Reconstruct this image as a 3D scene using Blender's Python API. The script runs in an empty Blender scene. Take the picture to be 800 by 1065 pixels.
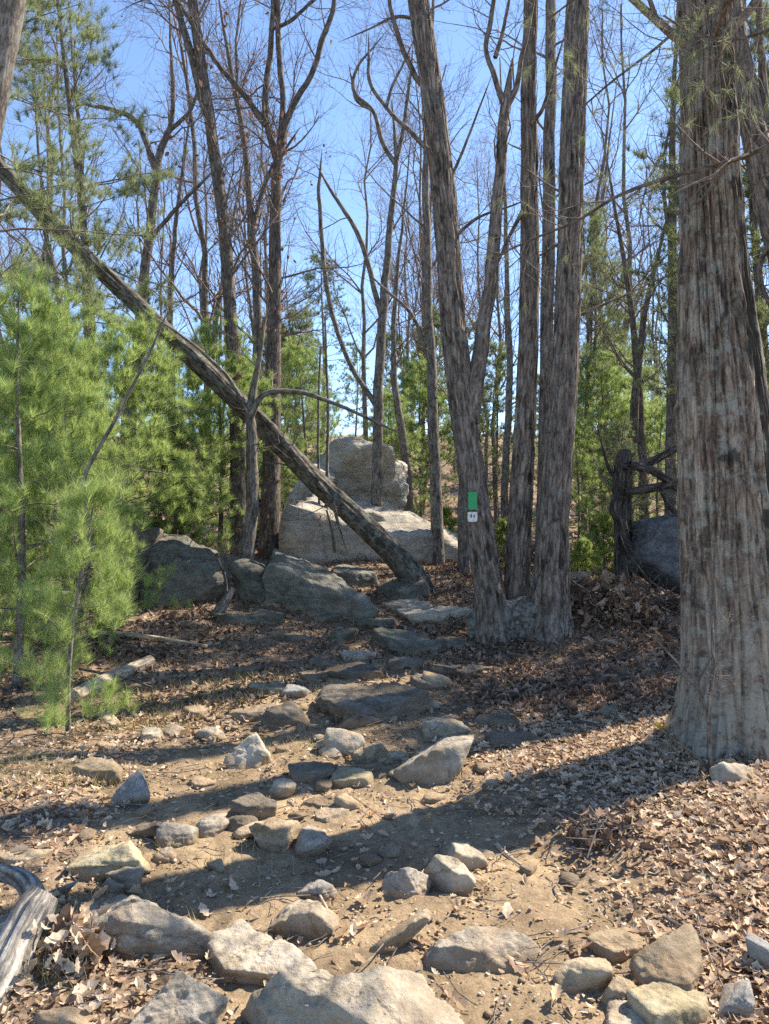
import bpy, bmesh, math
import numpy as np
R_ = np.random.default_rng
C = bpy.context.scene.collection
SC = bpy.context.scene
F = 800.0; CX = 400.0; CY = 532.5; CAMZ = 1.55

# ---------------------------------------------------------------- noise
def _hash(ix, iy, iz, s):
    h = (ix.astype(np.int64)*374761393 + iy.astype(np.int64)*668265263 + iz.astype(np.int64)*2147483647 + s*974711) & 0x7fffffff
    h = ((h ^ (h >> 13))*1274126177) & 0x7fffffff
    h = ((h ^ (h >> 16))*1103515245) & 0x7fffffff
    return (h ^ (h >> 11)).astype(np.float64)/0x7fffffff
def vnoise(p, s=0):
    p = np.asarray(p, float); i = np.floor(p).astype(np.int64); f = p - i; f = f*f*(3-2*f)
    x, y, z = i[..., 0], i[..., 1], i[..., 2]; out = 0
    for dx in (0, 1):
        wx = f[..., 0] if dx else 1-f[..., 0]
        for dy in (0, 1):
            wy = f[..., 1] if dy else 1-f[..., 1]
            for dz in (0, 1):
                wz = f[..., 2] if dz else 1-f[..., 2]
                out = out + wx*wy*wz*_hash(x+dx, y+dy, z+dz, s)
    return out*2-1
def fbm(p, octv=4, s=0, g=.5):
    p = np.asarray(p, float); a = 1.; t = 0; n = 0
    for k in range(octv):
        t = t + a*vnoise(p, s+k*17); n += a; a *= g; p = p*2.03+11.3
    return t/n
def v3(x, y, z=0.):
    x = np.asarray(x, float); y = np.asarray(y, float)
    return np.stack(np.broadcast_arrays(x, y, np.asarray(z, float)), -1)

# ---------------------------------------------------------------- terrain
KY = [-10, -5, 0, 1.5, 2.5, 4, 5, 6.5, 8, 10, 12, 15, 20, 30, 45, 80, 200, 600]
KZ = [-1.3, -.75, -.13, -.06, 0, .06, .12, .23, .34, .56, .78, 1.12, 1.85, 3.3, 5.6, 9.5, 10, 4]
PY = [0, 1.5, 2.5, 3.5, 4.5, 5.5, 6.5, 8, 9.5, 12, 16]
PC_ = [.3, .2, .12, -.15, -.45, -.3, -.05, .15, .45, .8, 1.2]
PW = [1., .95, .95, 1.1, 1.2, .95, .72, .6, .45, .4, .3]
def sstep(a, b, x):
    t = np.clip((x-a)/(b-a), 0, 1); return t*t*(3-2*t)
def pathmask(x, y):
    x = np.asarray(x, float); y = np.asarray(y, float)
    c = np.interp(y, PY, PC_); w = np.interp(y, PY, PW)
    n = fbm(v3(x*1.6, y*1.6), 4, 5)*.45
    return (1-sstep(.65, 1.15, np.abs(x-c)/w + n))*(1-.75*sstep(6.3, 8, y))*(1-sstep(8, 12, y))
def hgt(x, y):
    x = np.asarray(x, float); y = np.asarray(y, float)
    z = np.interp(y, KY, KZ)
    z = z + .5*np.exp(-((x+1.3)/1.9)**2-((y-13.2)/2.6)**2)
    z = z + .10*sstep(.9, 2.2, x)*sstep(1.5, 3, y)*(1-sstep(6, 9, y)) + .05*sstep(-1., -2.6, x)*(1-sstep(8, 12, y))
    z = z + .22*np.exp(-((x-1.95)/.9)**2-((y-7.9)/.8)**2)
    amp = .05 + .012*np.clip(y, 0, 40)
    z = z + amp*fbm(v3(x*.55, y*.55), 3, 2)
    z = z - .035*pathmask(x, y)*(1-sstep(9, 13, y))
    return z
def P(px, py, d): return np.array([(px-CX)/F*d, d, CAMZ-(py-CY)/F*d])
def G(px, py, dmax=60):
    d = np.geomspace(1.2, dmax, 1500)
    x = (px-CX)/F*d; z = CAMZ-(py-CY)/F*d
    h = hgt(x, d); k = np.argmax(z < h)
    if not (z < h).any(): k = len(d)-1
    return np.array([x[k], d[k], h[k]])
def H(x, y): return float(hgt(np.array([x]), np.array([y]))[0])

# ---------------------------------------------------------------- mesh building
def mk(name, V, T=None, Q=None, mat=None, parent=None, smooth=True, attr=None, loc=None):
    V = np.asarray(V, float); polys = []
    nt = 0 if T is None else len(T); nq = 0 if Q is None else len(Q)
    me = bpy.data.meshes.new(name)
    me.vertices.add(len(V))
    if loc is not None: V = V-np.asarray(loc)
    me.vertices.foreach_set('co', V.astype(np.float32).ravel())
    me.loops.add(nt*3+nq*4); me.polygons.add(nt+nq)
    li = []; ls = []; lt = []
    if nt: li.append(np.asarray(T).ravel()); ls.append(np.arange(nt)*3); lt.append(np.full(nt, 3))
    if nq: li.append(np.asarray(Q).ravel()); ls.append(nt*3+np.arange(nq)*4); lt.append(np.full(nq, 4))
    me.loops.foreach_set('vertex_index', np.concatenate(li).astype(np.int32))
    me.polygons.foreach_set('loop_start', np.concatenate(ls).astype(np.int32))
    me.polygons.foreach_set('loop_total', np.concatenate(lt).astype(np.int32))
    me.polygons.foreach_set('use_smooth', np.full(nt+nq, smooth))
    if attr:
        for k, a in attr.items():
            a = np.asarray(a, np.float32)
            if a.ndim == 2:
                at = me.attributes.new(k, 'FLOAT_VECTOR', 'POINT'); at.data.foreach_set('vector', a.ravel())
            else:
                at = me.attributes.new(k, 'FLOAT', 'POINT'); at.data.foreach_set('value', a.ravel())
    me.update(calc_edges=True); me.validate()
    if mat: me.materials.append(mat)
    o = bpy.data.objects.new(name, me); C.objects.link(o)
    if loc is not None: o.location = loc
    if parent is not None:
        o.parent = parent
        if loc is None: o.location = -np.array(parent.location)      # verts were given in world space; parents are never rotated when this is used
    return o
def tag(o, label, cat, group=None, kind=None):
    if label: o['label'] = label
    if cat: o['category'] = cat
    if group: o['group'] = group
    if kind: o['kind'] = kind
    return o
def thing(name, label, cat, loc=(0, 0, 0), group=None):
    o = bpy.data.objects.new(name, None); C.objects.link(o); o.location = loc; o.empty_display_size = .2
    return tag(o, label, cat, group)
def dup(root, loc, rz=0, sc=1, label=None, group=None, sz=None):
    r = root.copy(); C.objects.link(r); r.location = loc; r.rotation_euler = (0, 0, rz); r.scale = (sc, sc, sz or sc)
    if label: r['label'] = label
    if group: r['group'] = group
    for ch in list(root.children):
        c = ch.copy(); C.objects.link(c); c.parent = r
        for g in list(ch.children):
            d = g.copy(); C.objects.link(d); d.parent = c
    return r

def norm(v): return v/np.maximum(np.linalg.norm(v, axis=-1, keepdims=True), 1e-9)
def tubes(Pt, Rd, k=5, ph=0.):
    """Pt (B,n,3), Rd (B,n) -> V, Q, bark coordinates"""
    Pt = np.asarray(Pt, float); Rd = np.asarray(Rd, float)
    B, n = Pt.shape[:2]
    T = np.gradient(Pt, axis=1); T = norm(T)
    ov = np.abs(norm(Pt[:, -1]-Pt[:, 0])); ref = np.zeros((B, 3)); ref[np.arange(B), np.argmin(ov, 1)] = 1
    U = norm(np.cross(T, ref[:, None, :])); W = np.cross(T, U)
    a = np.arange(k)*2*math.pi/k+ph
    V = Pt[:, :, None, :]+Rd[:, :, None, None]*(np.cos(a)[None, None, :, None]*U[:, :, None, :]+np.sin(a)[None, None, :, None]*W[:, :, None, :])
    L = np.concatenate([np.zeros((B, 1)), np.cumsum(np.linalg.norm(np.diff(Pt, axis=1), axis=2), 1)], 1)
    r0 = np.maximum(Rd.mean(1), .004)[:, None, None]
    bk = np.stack([np.cos(a)[None, None, :]*r0+0*L[:, :, None], np.sin(a)[None, None, :]*r0+0*L[:, :, None], np.broadcast_to(L[:, :, None], (B, n, k))], -1)
    bk = bk + (np.arange(B)*.731 % 7)[:, None, None, None]
    idx = np.arange(B*n*k).reshape(B, n, k)
    A = idx[:, :-1, :]; Bq = np.roll(idx, -1, 2)[:, :-1, :]; Cq = np.roll(idx, -1, 2)[:, 1:, :]; D = idx[:, 1:, :]
    Q = np.stack([A, Bq, Cq, D], -1).reshape(-1, 4)
    return V.reshape(-1, 3), Q, bk.reshape(-1, 3)
def joinm(parts):
    V = []; Q = []; K = []; o = 0
    for v, q, b in parts:
        V.append(v); Q.append(q+o); K.append(b); o += len(v)
    return np.concatenate(V), np.concatenate(Q), np.concatenate(K)
def catmull(pts, n):
    p = np.asarray(pts, float); p = np.vstack([2*p[0]-p[1], p, 2*p[-1]-p[-2]])
    m = len(p)-3; t = np.linspace(0, m-1e-6, n); i = t.astype(int); f = (t-i)[:, None]
    a, b, c, d = p[i], p[i+1], p[i+2], p[i+3]
    return .5*((2*b)+(-a+c)*f+(2*a-5*b+4*c-d)*f*f+(-a+3*b-3*c+d)*f**3)
def spawn(rng, Pt, Rd, cnt, t0=.3, t1=1., lr=.5, ang=(30, 60), up=.05, n=5, rr=.6, wob=.18, L=None, minr=.0012):
    B, m = Pt.shape[:2]
    pi = np.repeat(np.arange(B), cnt); N = len(pi)
    t = rng.uniform(t0, t1, N); f = t*(m-1.001); i = f.astype(int); w = (f-i)[:, None]
    pos = Pt[pi, i]*(1-w)+Pt[pi, i+1]*w; tan = norm(Pt[pi, i+1]-Pt[pi, i])
    r = Rd[pi, i]*(1-w[:, 0])+Rd[pi, i+1]*w[:, 0]
    pl = np.linalg.norm(np.diff(Pt, axis=1), axis=2).sum(1)[pi]
    q = rng.normal(size=(N, 3)); q = norm(q-tan*(q*tan).sum(1, keepdims=True))
    a = np.radians(rng.uniform(ang[0], ang[1], N))[:, None]
    d = np.cos(a)*tan+np.sin(a)*q
    ln = (pl*lr if L is None else L)*rng.uniform(.55, 1.25, N)*(1.2-.6*t)
    out = [pos]; 
    for k in range(n-1):
        d = norm(d+rng.normal(size=(N, 3))*wob+np.array([0, 0, up])); pos = pos+d*(ln/(n-1))[:, None]; out.append(pos)
    RC = np.maximum(r*rr, minr)[:, None]*np.linspace(1, .3, n)[None]
    return np.stack(out, 1), np.maximum(RC, minr)

def needles(rng, pos, dr, per, ln=.1, w=.0016, spread=.75, along=.12, droop=.0):
    """needle tufts at pos (N,3) pointing along dr"""
    N = len(pos); i = np.repeat(np.arange(N), per); M = len(i)
    d0 = norm(dr)[i]; q = rng.normal(size=(M, 3)); q = norm(q-d0*(q*d0).sum(1, keepdims=True))
    s = rng.uniform(.25, 1., M)[:, None]*spread
    d = norm(d0*(1-.55*s)+q*s+np.array([0, 0, -droop]))
    b = pos[i]-d0*(rng.uniform(0, along, M))[:, None]
    l = ln*rng.uniform(.65, 1.15, M)[:, None]
    side = norm(np.cross(d, rng.normal(size=(M, 3))))*w*.5
    tip = b+d*l+np.array([0, 0, -1.])*(l*rng.uniform(0, .25, M)[:, None])
    V = np.stack([b-side, b+side, tip], 1).reshape(-1, 3)
    return V, np.arange(M*3).reshape(-1, 3)

# ---------------------------------------------------------------- materials
def newmat(name):
    m = bpy.data.materials.new(name); m.use_nodes = True; nt = m.node_tree
    return m, nt, nt.nodes, nt.links, nt.nodes['Principled BSDF']
def ramp(nt, stops, fac=None, interp='LINEAR'):
    r = nt.nodes.new('ShaderNodeValToRGB'); cr = r.color_ramp; cr.interpolation = interp
    while len(cr.elements) < len(stops): cr.elements.new(.5)
    for e, (p, c) in zip(cr.elements, stops):
        e.position = p; e.color = (*c, 1) if len(c) == 3 else c
    if fac is not None: nt.links.new(fac, r.inputs[0])
    return r
def noise(nt, vec, sc, det=6, rough=.6, dist=0):
    n = nt.nodes.new('ShaderNodeTexNoise'); n.inputs['Scale'].default_value = sc; n.inputs['Detail'].default_value = det
    n.inputs['Roughness'].default_value = rough; n.inputs['Distortion'].default_value = dist
    if vec is not None: nt.links.new(vec, n.inputs['Vector'])
    return n
def mapping(nt, vec, sc=(1, 1, 1), rot=(0, 0, 0)):
    m = nt.nodes.new('ShaderNodeMapping'); m.inputs['Scale'].default_value = sc; m.inputs['Rotation'].default_value = rot
    nt.links.new(vec, m.inputs['Vector']); return m.outputs[0]
def mix(nt, fac, a, b, mode='MIX'):
    m = nt.nodes.new('ShaderNodeMix'); m.data_type = 'RGBA'; m.blend_type = mode
    for s, v in ((0, fac), (6, a), (7, b)):
        if hasattr(v, 'is_linked') or isinstance(v, bpy.types.NodeSocket): nt.links.new(v, m.inputs[s])
        elif isinstance(v, (int, float)): m.inputs[s].default_value = v
        else: m.inputs[s].default_value = (*v, 1)
    return m.outputs[2]
def bump(nt, h, strength, dist, normal=None):
    b = nt.nodes.new('ShaderNodeBump'); b.inputs['Strength'].default_value = strength; b.inputs['Distance'].default_value = dist
    nt.links.new(h, b.inputs['Height'])
    if normal is not None: nt.links.new(normal, b.inputs['Normal'])
    return b.outputs[0]
def obj_rand(nt):
    return nt.nodes.new('ShaderNodeObjectInfo').outputs['Random']

def bark_mat(name, dark, mid, light, sc=40, stretch=.12, lichen=None, lich_amt=.5, bstr=.8, bdist=.01, stain=None):
    m, nt, nd, lk, bs = newmat(name)
    a = nd.new('ShaderNodeAttribute'); a.attribute_name = 'bk'; vec = a.outputs['Vector']
    mv = mapping(nt, vec, (1, 1, stretch))
    n1 = noise(nt, mv, sc, 6, .65, .4); n2 = noise(nt, vec, 5, 5, .6)
    vo = nd.new('ShaderNodeTexVoronoi'); vo.inputs['Scale'].default_value = sc*1.1; lk.new(mapping(nt, vec, (1, 1, stretch*1.5)), vo.inputs['Vector'])
    r = ramp(nt, [(.36, dark), (.5, mid), (.64, light)], n1.outputs['Fac'])
    col = mix(nt, ramp(nt, [(.35, (0, 0, 0)), (.7, (.55, .55, .55))], n2.outputs['Fac']).outputs[0], r.outputs[0], mid)
    ve = nd.new('ShaderNodeTexVoronoi'); ve.feature = 'DISTANCE_TO_EDGE'; ve.inputs['Scale'].default_value = sc*.75
    wn = noise(nt, vec, 6, 3, .5); wa = nd.new('ShaderNodeMixRGB'); wa.inputs[0].default_value = .06; lk.new(mv, wa.inputs[1]); lk.new(wn.outputs['Color'], wa.inputs[2]); lk.new(wa.outputs[0], ve.inputs['Vector'])
    col = mix(nt, .75, col, ramp(nt, [(0, (.3,)*3), (.12, (.9,)*3), (.3, (1.15,)*3)], ve.outputs['Distance']).outputs[0], 'MULTIPLY')
    if lichen:
        n3 = noise(nt, vec, 9, 8, .7); z = nd.new('ShaderNodeSeparateXYZ'); lk.new(vec, z.inputs[0])
        col = mix(nt, ramp(nt, [(.5, (0, 0, 0)), (.6, (lich_amt,)*3)], n3.outputs['Fac']).outputs[0], col, lichen)
    n6 = noise(nt, mapping(nt, vec, (1, 1, .45)), sc*4, 5, .75); col = mix(nt, .7, col, ramp(nt, [(.32, (.45,)*3), (.5, (1,)*3), (.68, (1.5,)*3)], n6.outputs['Fac']).outputs[0], 'MULTIPLY')
    if stain:
        n4 = noise(nt, mapping(nt, vec, (1, 1, .35)), 9, 6, .65)
        col = mix(nt, ramp(nt, [(.58, (0, 0, 0)), (.64, (.85,)*3)], n4.outputs['Fac']).outputs[0], col, stain)
    if stain:
        a1 = nd.new('ShaderNodeAttribute'); a1.attribute_name = 'li'; a2 = nd.new('ShaderNodeAttribute'); a2.attribute_name = 'st'
        n7 = noise(nt, vec, 26, 7, .75); ml = nd.new('ShaderNodeMath'); ml.operation = 'MULTIPLY'; lk.new(a1.outputs['Fac'], ml.inputs[0])
        lk.new(ramp(nt, [(.42, (0, 0, 0)), (.56, (.8,)*3)], n7.outputs['Fac']).outputs[0], ml.inputs[1]); col = mix(nt, ml.outputs[0], col, (.27, .265, .22))
        col = mix(nt, a2.outputs['Fac'], col, (.032, .028, .024))
    lk.new(col, bs.inputs['Base Color']); bs.inputs['Roughness'].default_value = .9; bs.inputs['Specular IOR Level'].default_value = .2
    ad = nd.new('ShaderNodeMath'); ad.operation = 'ADD'; lk.new(n1.outputs['Fac'], ad.inputs[0]); lk.new(vo.outputs['Distance'], ad.inputs[1])
    lk.new(bump(nt, n6.outputs['Fac'], .5, bdist*.5, bump(nt, ad.outputs[0], bstr, bdist)), bs.inputs['Normal'])
    return m
def rock_mat(name, dark, mid, light, lichen=(.42, .44, .38), la=.6, dirt=(.3, .21, .13), da=.5, sc=1., strat=0.):
    m, nt, nd, lk, bs = newmat(name)
    tc = nd.new('ShaderNodeTexCoord'); vec = tc.outputs['Object']
    oi = nd.new('ShaderNodeObjectInfo')
    ad = nd.new('ShaderNodeVectorMath'); ad.operation = 'ADD'; sc3 = nd.new('ShaderNodeVectorMath'); sc3.operation = 'SCALE'; sc3.inputs['Scale'].default_value = 37
    lk.new(oi.outputs['Random'], sc3.inputs[0]); lk.new(vec, ad.inputs[0]); lk.new(sc3.outputs[0], ad.inputs[1]); vec = ad.outputs[0]
    n1 = noise(nt, mapping(nt, vec, (1, 1, 2.2), (.3, .25, 0)), 7*sc, 9, .68, .3); n2 = noise(nt, vec, 38*sc, 6, .7); n3 = noise(nt, vec, 16*sc, 9, .75)
    col = ramp(nt, [(.3, dark), (.5, mid), (.7, light)], n1.outputs['Fac']).outputs[0]
    col = mix(nt, .38, col, ramp(nt, [(.3, (.4,)*3), (.5, (1,)*3), (.7, (1.45,)*3)], n2.outputs['Fac']).outputs[0], 'MULTIPLY')
    col = mix(nt, ramp(nt, [(.52, (0, 0, 0)), (.6, (la,)*3)], n3.outputs['Fac']).outputs[0], col, lichen)
    ck = nd.new('ShaderNodeTexVoronoi'); ck.feature = 'DISTANCE_TO_EDGE'; ck.inputs['Scale'].default_value = 1.7*sc
    wn = noise(nt, vec, 5*sc, 4, .6); wa = nd.new('ShaderNodeMixRGB'); wa.inputs[0].default_value = .22; lk.new(mapping(nt, vec, (1, 1, 2.4), (.3, .2, 0)), wa.inputs[1]); lk.new(wn.outputs['Color'], wa.inputs[2]); lk.new(wa.outputs[0], ck.inputs['Vector'])
    ckr = ramp(nt, [(0, (.35,)*3), (.012, (.8,)*3), (.03, (1,)*3)], ck.outputs['Distance']); col = mix(nt, .5, col, ckr.outputs[0], 'MULTIPLY')
    n5 = noise(nt, vec, 3.2*sc, 5, .6)
    col = mix(nt, ramp(nt, [(.5, (0, 0, 0)), (.68, (da,)*3)], n5.outputs['Fac']).outputs[0], col, dirt)
    ga = nd.new('ShaderNodeAttribute'); ga.attribute_name = 'gz'
    am = nd.new('ShaderNodeMath'); am.operation = 'MULTIPLY_ADD'; am.inputs[1].default_value = .09; lk.new(n3.outputs['Fac'], am.inputs[0]); lk.new(ga.outputs['Fac'], am.inputs[2])
    col = mix(nt, ramp(nt, [(.05, (.9,)*3), (.105, (0, 0, 0))], am.outputs[0]).outputs[0], col, (.31, .225, .14))
    hsv = nd.new('ShaderNodeHueSaturation'); mr = nd.new('ShaderNodeMapRange'); mr.inputs['To Min'].default_value = .8; mr.inputs['To Max'].default_value = 1.2
    lk.new(oi.outputs['Random'], mr.inputs['Value']); lk.new(mr.outputs[0], hsv.inputs['Value']); lk.new(col, hsv.inputs['Color'])
    lk.new(hsv.outputs[0], bs.inputs['Base Color']); bs.inputs['Roughness'].default_value = .85; bs.inputs['Specular IOR Level'].default_value = .25
    b1 = bump(nt, n3.outputs['Fac'], 1., .022/sc); 
    wv = noise(nt, mapping(nt, vec, (1.6, 1.6, 17), (.35, .2, 0)), 2.2*sc, 6, .65, .8)
    b2 = bump(nt, wv.outputs['Fac'], .35+strat, .02/sc, b1)
    lk.new(bump(nt, n2.outputs['Fac'], .55, .006, bump(nt, ckr.outputs[0], .6, .012, b2)), bs.inputs['Normal'])
    return m
def leaf_mat(name, stops, transl=.25, rough=.75):
    m, nt, nd, lk, bs = newmat(name)
    g = nd.new('ShaderNodeNewGeometry'); r = ramp(nt, stops, g.outputs['Random Per Island'])
    tc = nd.new('ShaderNodeTexCoord'); n = noise(nt, tc.outputs['Object'], 60, 3, .6)
    col = mix(nt, .5, r.outputs[0], ramp(nt, [(.3, (.6,)*3), (.7, (1.25,)*3)], n.outputs['Fac']).outputs[0], 'MULTIPLY')
    lk.new(col, bs.inputs['Base Color']); bs.inputs['Roughness'].default_value = rough; bs.inputs['Specular IOR Level'].default_value = .25
    t = nd.new('ShaderNodeBsdfTranslucent'); lk.new(col, t.inputs['Color'])
    mx = nd.new('ShaderNodeMixShader'); mx.inputs[0].default_value = transl
    lk.new(bs.outputs[0], mx.inputs[1]); lk.new(t.outputs[0], mx.inputs[2]); lk.new(mx.outputs[0], nd['Material Output'].inputs['Surface'])
    return m
M = {}
M['oak'] = bark_mat('oak_bark', (.045, .035, .027), (.225, .172, .13), (.38, .315, .25), 40, .085, (.30, .30, .255), .7, 1., .014, (.035, .03, .026))
M['pine'] = bark_mat('pine_bark', (.045, .036, .03), (.19, .15, .122), (.33, .28, .235), 30, .16, (.24, .25, .22), .35, .9, .01, (.025, .023, .02))
M['grey'] = bark_mat('grey_bark', (.06, .052, .045), (.17, .145, .122), (.30, .27, .235), 45, .2, (.30, .30, .26), .4, .6, .005)
M['dark'] = bark_mat('dark_bark', (.04, .033, .028), (.13, .105, .088), (.23, .195, .165), 40, .2, (.25, .25, .21), .25, .7, .006)
M['twig'] = bark_mat('twig_bark', (.09, .075, .064), (.20, .165, .14), (.32, .275, .235), 60, .3, None, 0, .3, .002)
M['redtwig'] = bark_mat('reddish_twig_bark', (.09, .066, .056), (.21, .155, .13), (.33, .26, .225), 60, .3, None, 0, .3, .002)
M['log'] = bark_mat('log_bark', (.03, .027, .023), (.11, .095, .078), (.22, .20, .17), 38, .25, (.24, .27, .22), .55, .8, .008)
M['drift'] = bark_mat('bleached_wood', (.07, .06, .05), (.29, .265, .23), (.50, .47, .42), 34, .10, None, 0, 1., .012)
M['palewood'] = bark_mat('pale_wood', (.2, .15, .1), (.48, .39, .28), (.62, .53, .41), 40, .08, None, 0, .7, .006)
M['charred'] = bark_mat('wet_dead_wood', (.02, .018, .016), (.075, .066, .06), (.20, .19, .175), 40, .15, None, 0, .8, .008)
M['r_grey'] = rock_mat('grey_schist', (.15, .13, .10), (.30, .262, .21), (.44, .395, .325), (.45, .42, .35))
M['r_pale'] = rock_mat('pale_schist', (.28, .24, .175), (.47, .405, .305), (.61, .54, .43), (.55, .50, .41), .5)
M['r_tan'] = rock_mat('tan_stone', (.20, .15, .095), (.35, .275, .18), (.46, .38, .27), (.42, .38, .3), .35, (.32, .22, .13), .7)
M['r_yellow'] = rock_mat('yellow_stone', (.30, .24, .13), (.47, .40, .25), (.56, .50, .35), (.45, .42, .33), .3)
M['r_blue'] = rock_mat('blue_grey_stone', (.15, .145, .135), (.30, .29, .27), (.44, .425, .395), (.42, .43, .41), .5, (.24, .2, .15), .3)
M['r_green'] = rock_mat('lichen_green_stone', (.075, .07, .058), (.16, .155, .13), (.27, .26, .22), (.22, .25, .19), .6, (.2, .17, .12), .35, .6, .3)
M['r_dark'] = rock_mat('dark_stone', (.06, .05, .04), (.14, .12, .096), (.235, .205, .168), (.2, .22, .19), .35, (.15, .11, .07), .5)
M['r_slate'] = rock_mat('slate_face', (.05, .053, .058), (.10, .107, .113), (.17, .178, .18), (.24, .26, .25), .45, (.1, .09, .08), .3)
M['r_ledge'] = rock_mat('pale_ledge', (.25, .225, .18), (.47, .43, .36), (.62, .58, .50), (.38, .37, .31), .5, (.22, .18, .13), .4, .45, .5)
M['needle'] = leaf_mat('pine_needles', [(0, (.20, .31, .09)), (.35, (.30, .43, .14)), (.7, (.42, .53, .18)), (1, (.55, .60, .25))], .62, .45)
M['needle_far'] = leaf_mat('pine_needles_far', [(0, (.13, .17, .085)), (.5, (.24, .29, .135)), (1, (.38, .42, .21))], .55, .55)
M['needle_dark'] = leaf_mat('fir_needles', [(0, (.07, .11, .05)), (.5, (.13, .19, .075)), (1, (.22, .29, .11))], .5, .55)
M['leaf'] = leaf_mat('dead_leaves', [(0, (.18, .115, .07)), (.2, (.40, .28, .18)), (.45, (.58, .44, .31)), (.7, (.66, .525, .385)), (.9, (.72, .60, .455)), (1, (.5, .27, .15))], .3)
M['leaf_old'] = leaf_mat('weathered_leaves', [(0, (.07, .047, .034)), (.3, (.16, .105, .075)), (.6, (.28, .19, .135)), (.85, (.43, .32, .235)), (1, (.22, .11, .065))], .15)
M['redleaf'] = leaf_mat('red_leaves', [(0, (.17, .075, .05)), (.5, (.27, .12, .08)), (1, (.33, .2, .14))], .35)
M['grass'] = leaf_mat('thin_grass', [(0, (.22, .22, .07)), (.5, (.42, .38, .15)), (1, (.6, .5, .28))], .4)
M['fresh'] = leaf_mat('fresh_leaves', [(0, (.22, .30, .07)), (.5, (.34, .42, .11)), (1, (.48, .52, .2))], .55)

def ground_mat():
    m, nt, nd, lk, bs = newmat('forest_floor')
    tc = nd.new('ShaderNodeTexCoord'); vec = tc.outputs['Object']
    at = nd.new('ShaderNodeAttribute'); at.attribute_name = 'path'
    n1 = noise(nt, vec, 1.7, 6, .6); n2 = noise(nt, vec, 26, 8, .7); n3 = noise(nt, vec, 120, 4, .7)
    dirt = ramp(nt, [(.3, (.16, .118, .074)), (.5, (.26, .195, .125)), (.68, (.39, .295, .185))], n1.outputs['Fac']).outputs[0]
    dirt = mix(nt, .7, dirt, ramp(nt, [(.3, (.55,)*3), (.5, (1,)*3), (.72, (1.4,)*3)], n2.outputs['Fac']).outputs[0], 'MULTIPLY')
    dirt = mix(nt, .6, dirt, ramp(nt, [(.3, (.55,)*3), (.5, (1,)*3), (.7, (1.45,)*3)], n3.outputs['Fac']).outputs[0], 'MULTIPLY')
    hum = ramp(nt, [(.3, (.085, .06, .042)), (.48, (.2, .145, .1)), (.6, (.32, .24, .17)), (.72, (.46, .36, .27))], n2.outputs['Fac']).outputs[0]
    col = mix(nt, at.outputs['Fac'], hum, dirt)
    lk.new(col, bs.inputs['Base Color']); bs.inputs['Roughness'].default_value = .95; bs.inputs['Specular IOR Level'].default_value = .095
    lk.new(bump(nt, n3.outputs['Fac'], .6, .006, bump(nt, n2.outputs['Fac'], .8, .02)), bs.inputs['Normal'])
    return m
M['ground'] = ground_mat()
m, nt, nd, lk, bs = newmat('green_plastic'); bs.inputs['Base Color'].default_value = (.01, .33, .11, 1); bs.inputs['Roughness'].default_value = .45
M['green'] = m
m, nt, nd, lk, bs = newmat('white_tin'); bs.inputs['Roughness'].default_value = .5
tc = nd.new('ShaderNodeTexCoord'); lk.new(ramp(nt, [(.35, (.4, .38, .34)), (.55, (.78, .77, .73))], noise(nt, tc.outputs['Object'], 30).outputs['Fac']).outputs[0], bs.inputs['Base Color'])
M['white'] = m
m, nt, nd, lk, bs = newmat('black_print'); bs.inputs['Base Color'].default_value = (.03, .03, .03, 1); M['ink'] = m
m, nt, nd, lk, bs = newmat('yellow_leaf'); bs.inputs['Base Color'].default_value = (.75, .5, .03, 1); M['yellow'] = m

# ---------------------------------------------------------------- ground
def axis(lo, hi, c0, c1, fine, g=1.09):
    a = list(np.arange(c0, c1, fine)); s = fine; v = a[-1]
    while v < hi: s *= g; v += s; a.append(v)
    s = fine; v = c0; b = []
    while v > lo: s *= g; v -= s; b.append(v)
    return np.array(b[::-1]+a)
gx = axis(-500, 500, -3.2, 3.2, .022); gy = axis(-40, 600, 1.6, 7., .022, 1.045)
X, Y = np.meshgrid(gx, gy)
Z = hgt(X, Y); pm = pathmask(X, Y)
Z = Z + (.020*fbm(v3(X*5, Y*5), 3, 21)+.013*fbm(v3(X*16, Y*16), 3, 22)+.007*fbm(v3(X*40, Y*40), 2, 23))*(1-sstep(8, 20, Y))
ny, nx = X.shape; I = np.arange(nx*ny).reshape(ny, nx)
Q = np.stack([I[:-1, :-1], I[:-1, 1:], I[1:, 1:], I[1:, :-1]], -1).reshape(-1, 4)
mossy = np.clip(pm+.55*sstep(.05, .5, fbm(v3(X*1.1, Y*1.1), 4, 9))*(X < -.2)*(1-sstep(5.5, 7, Y)), 0, 1)
gr = mk('ground', np.stack([X, Y, Z], -1).reshape(-1, 3), None, Q, M['ground'], attr={'path': mossy.ravel()})
gr['kind'] = 'structure'

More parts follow.
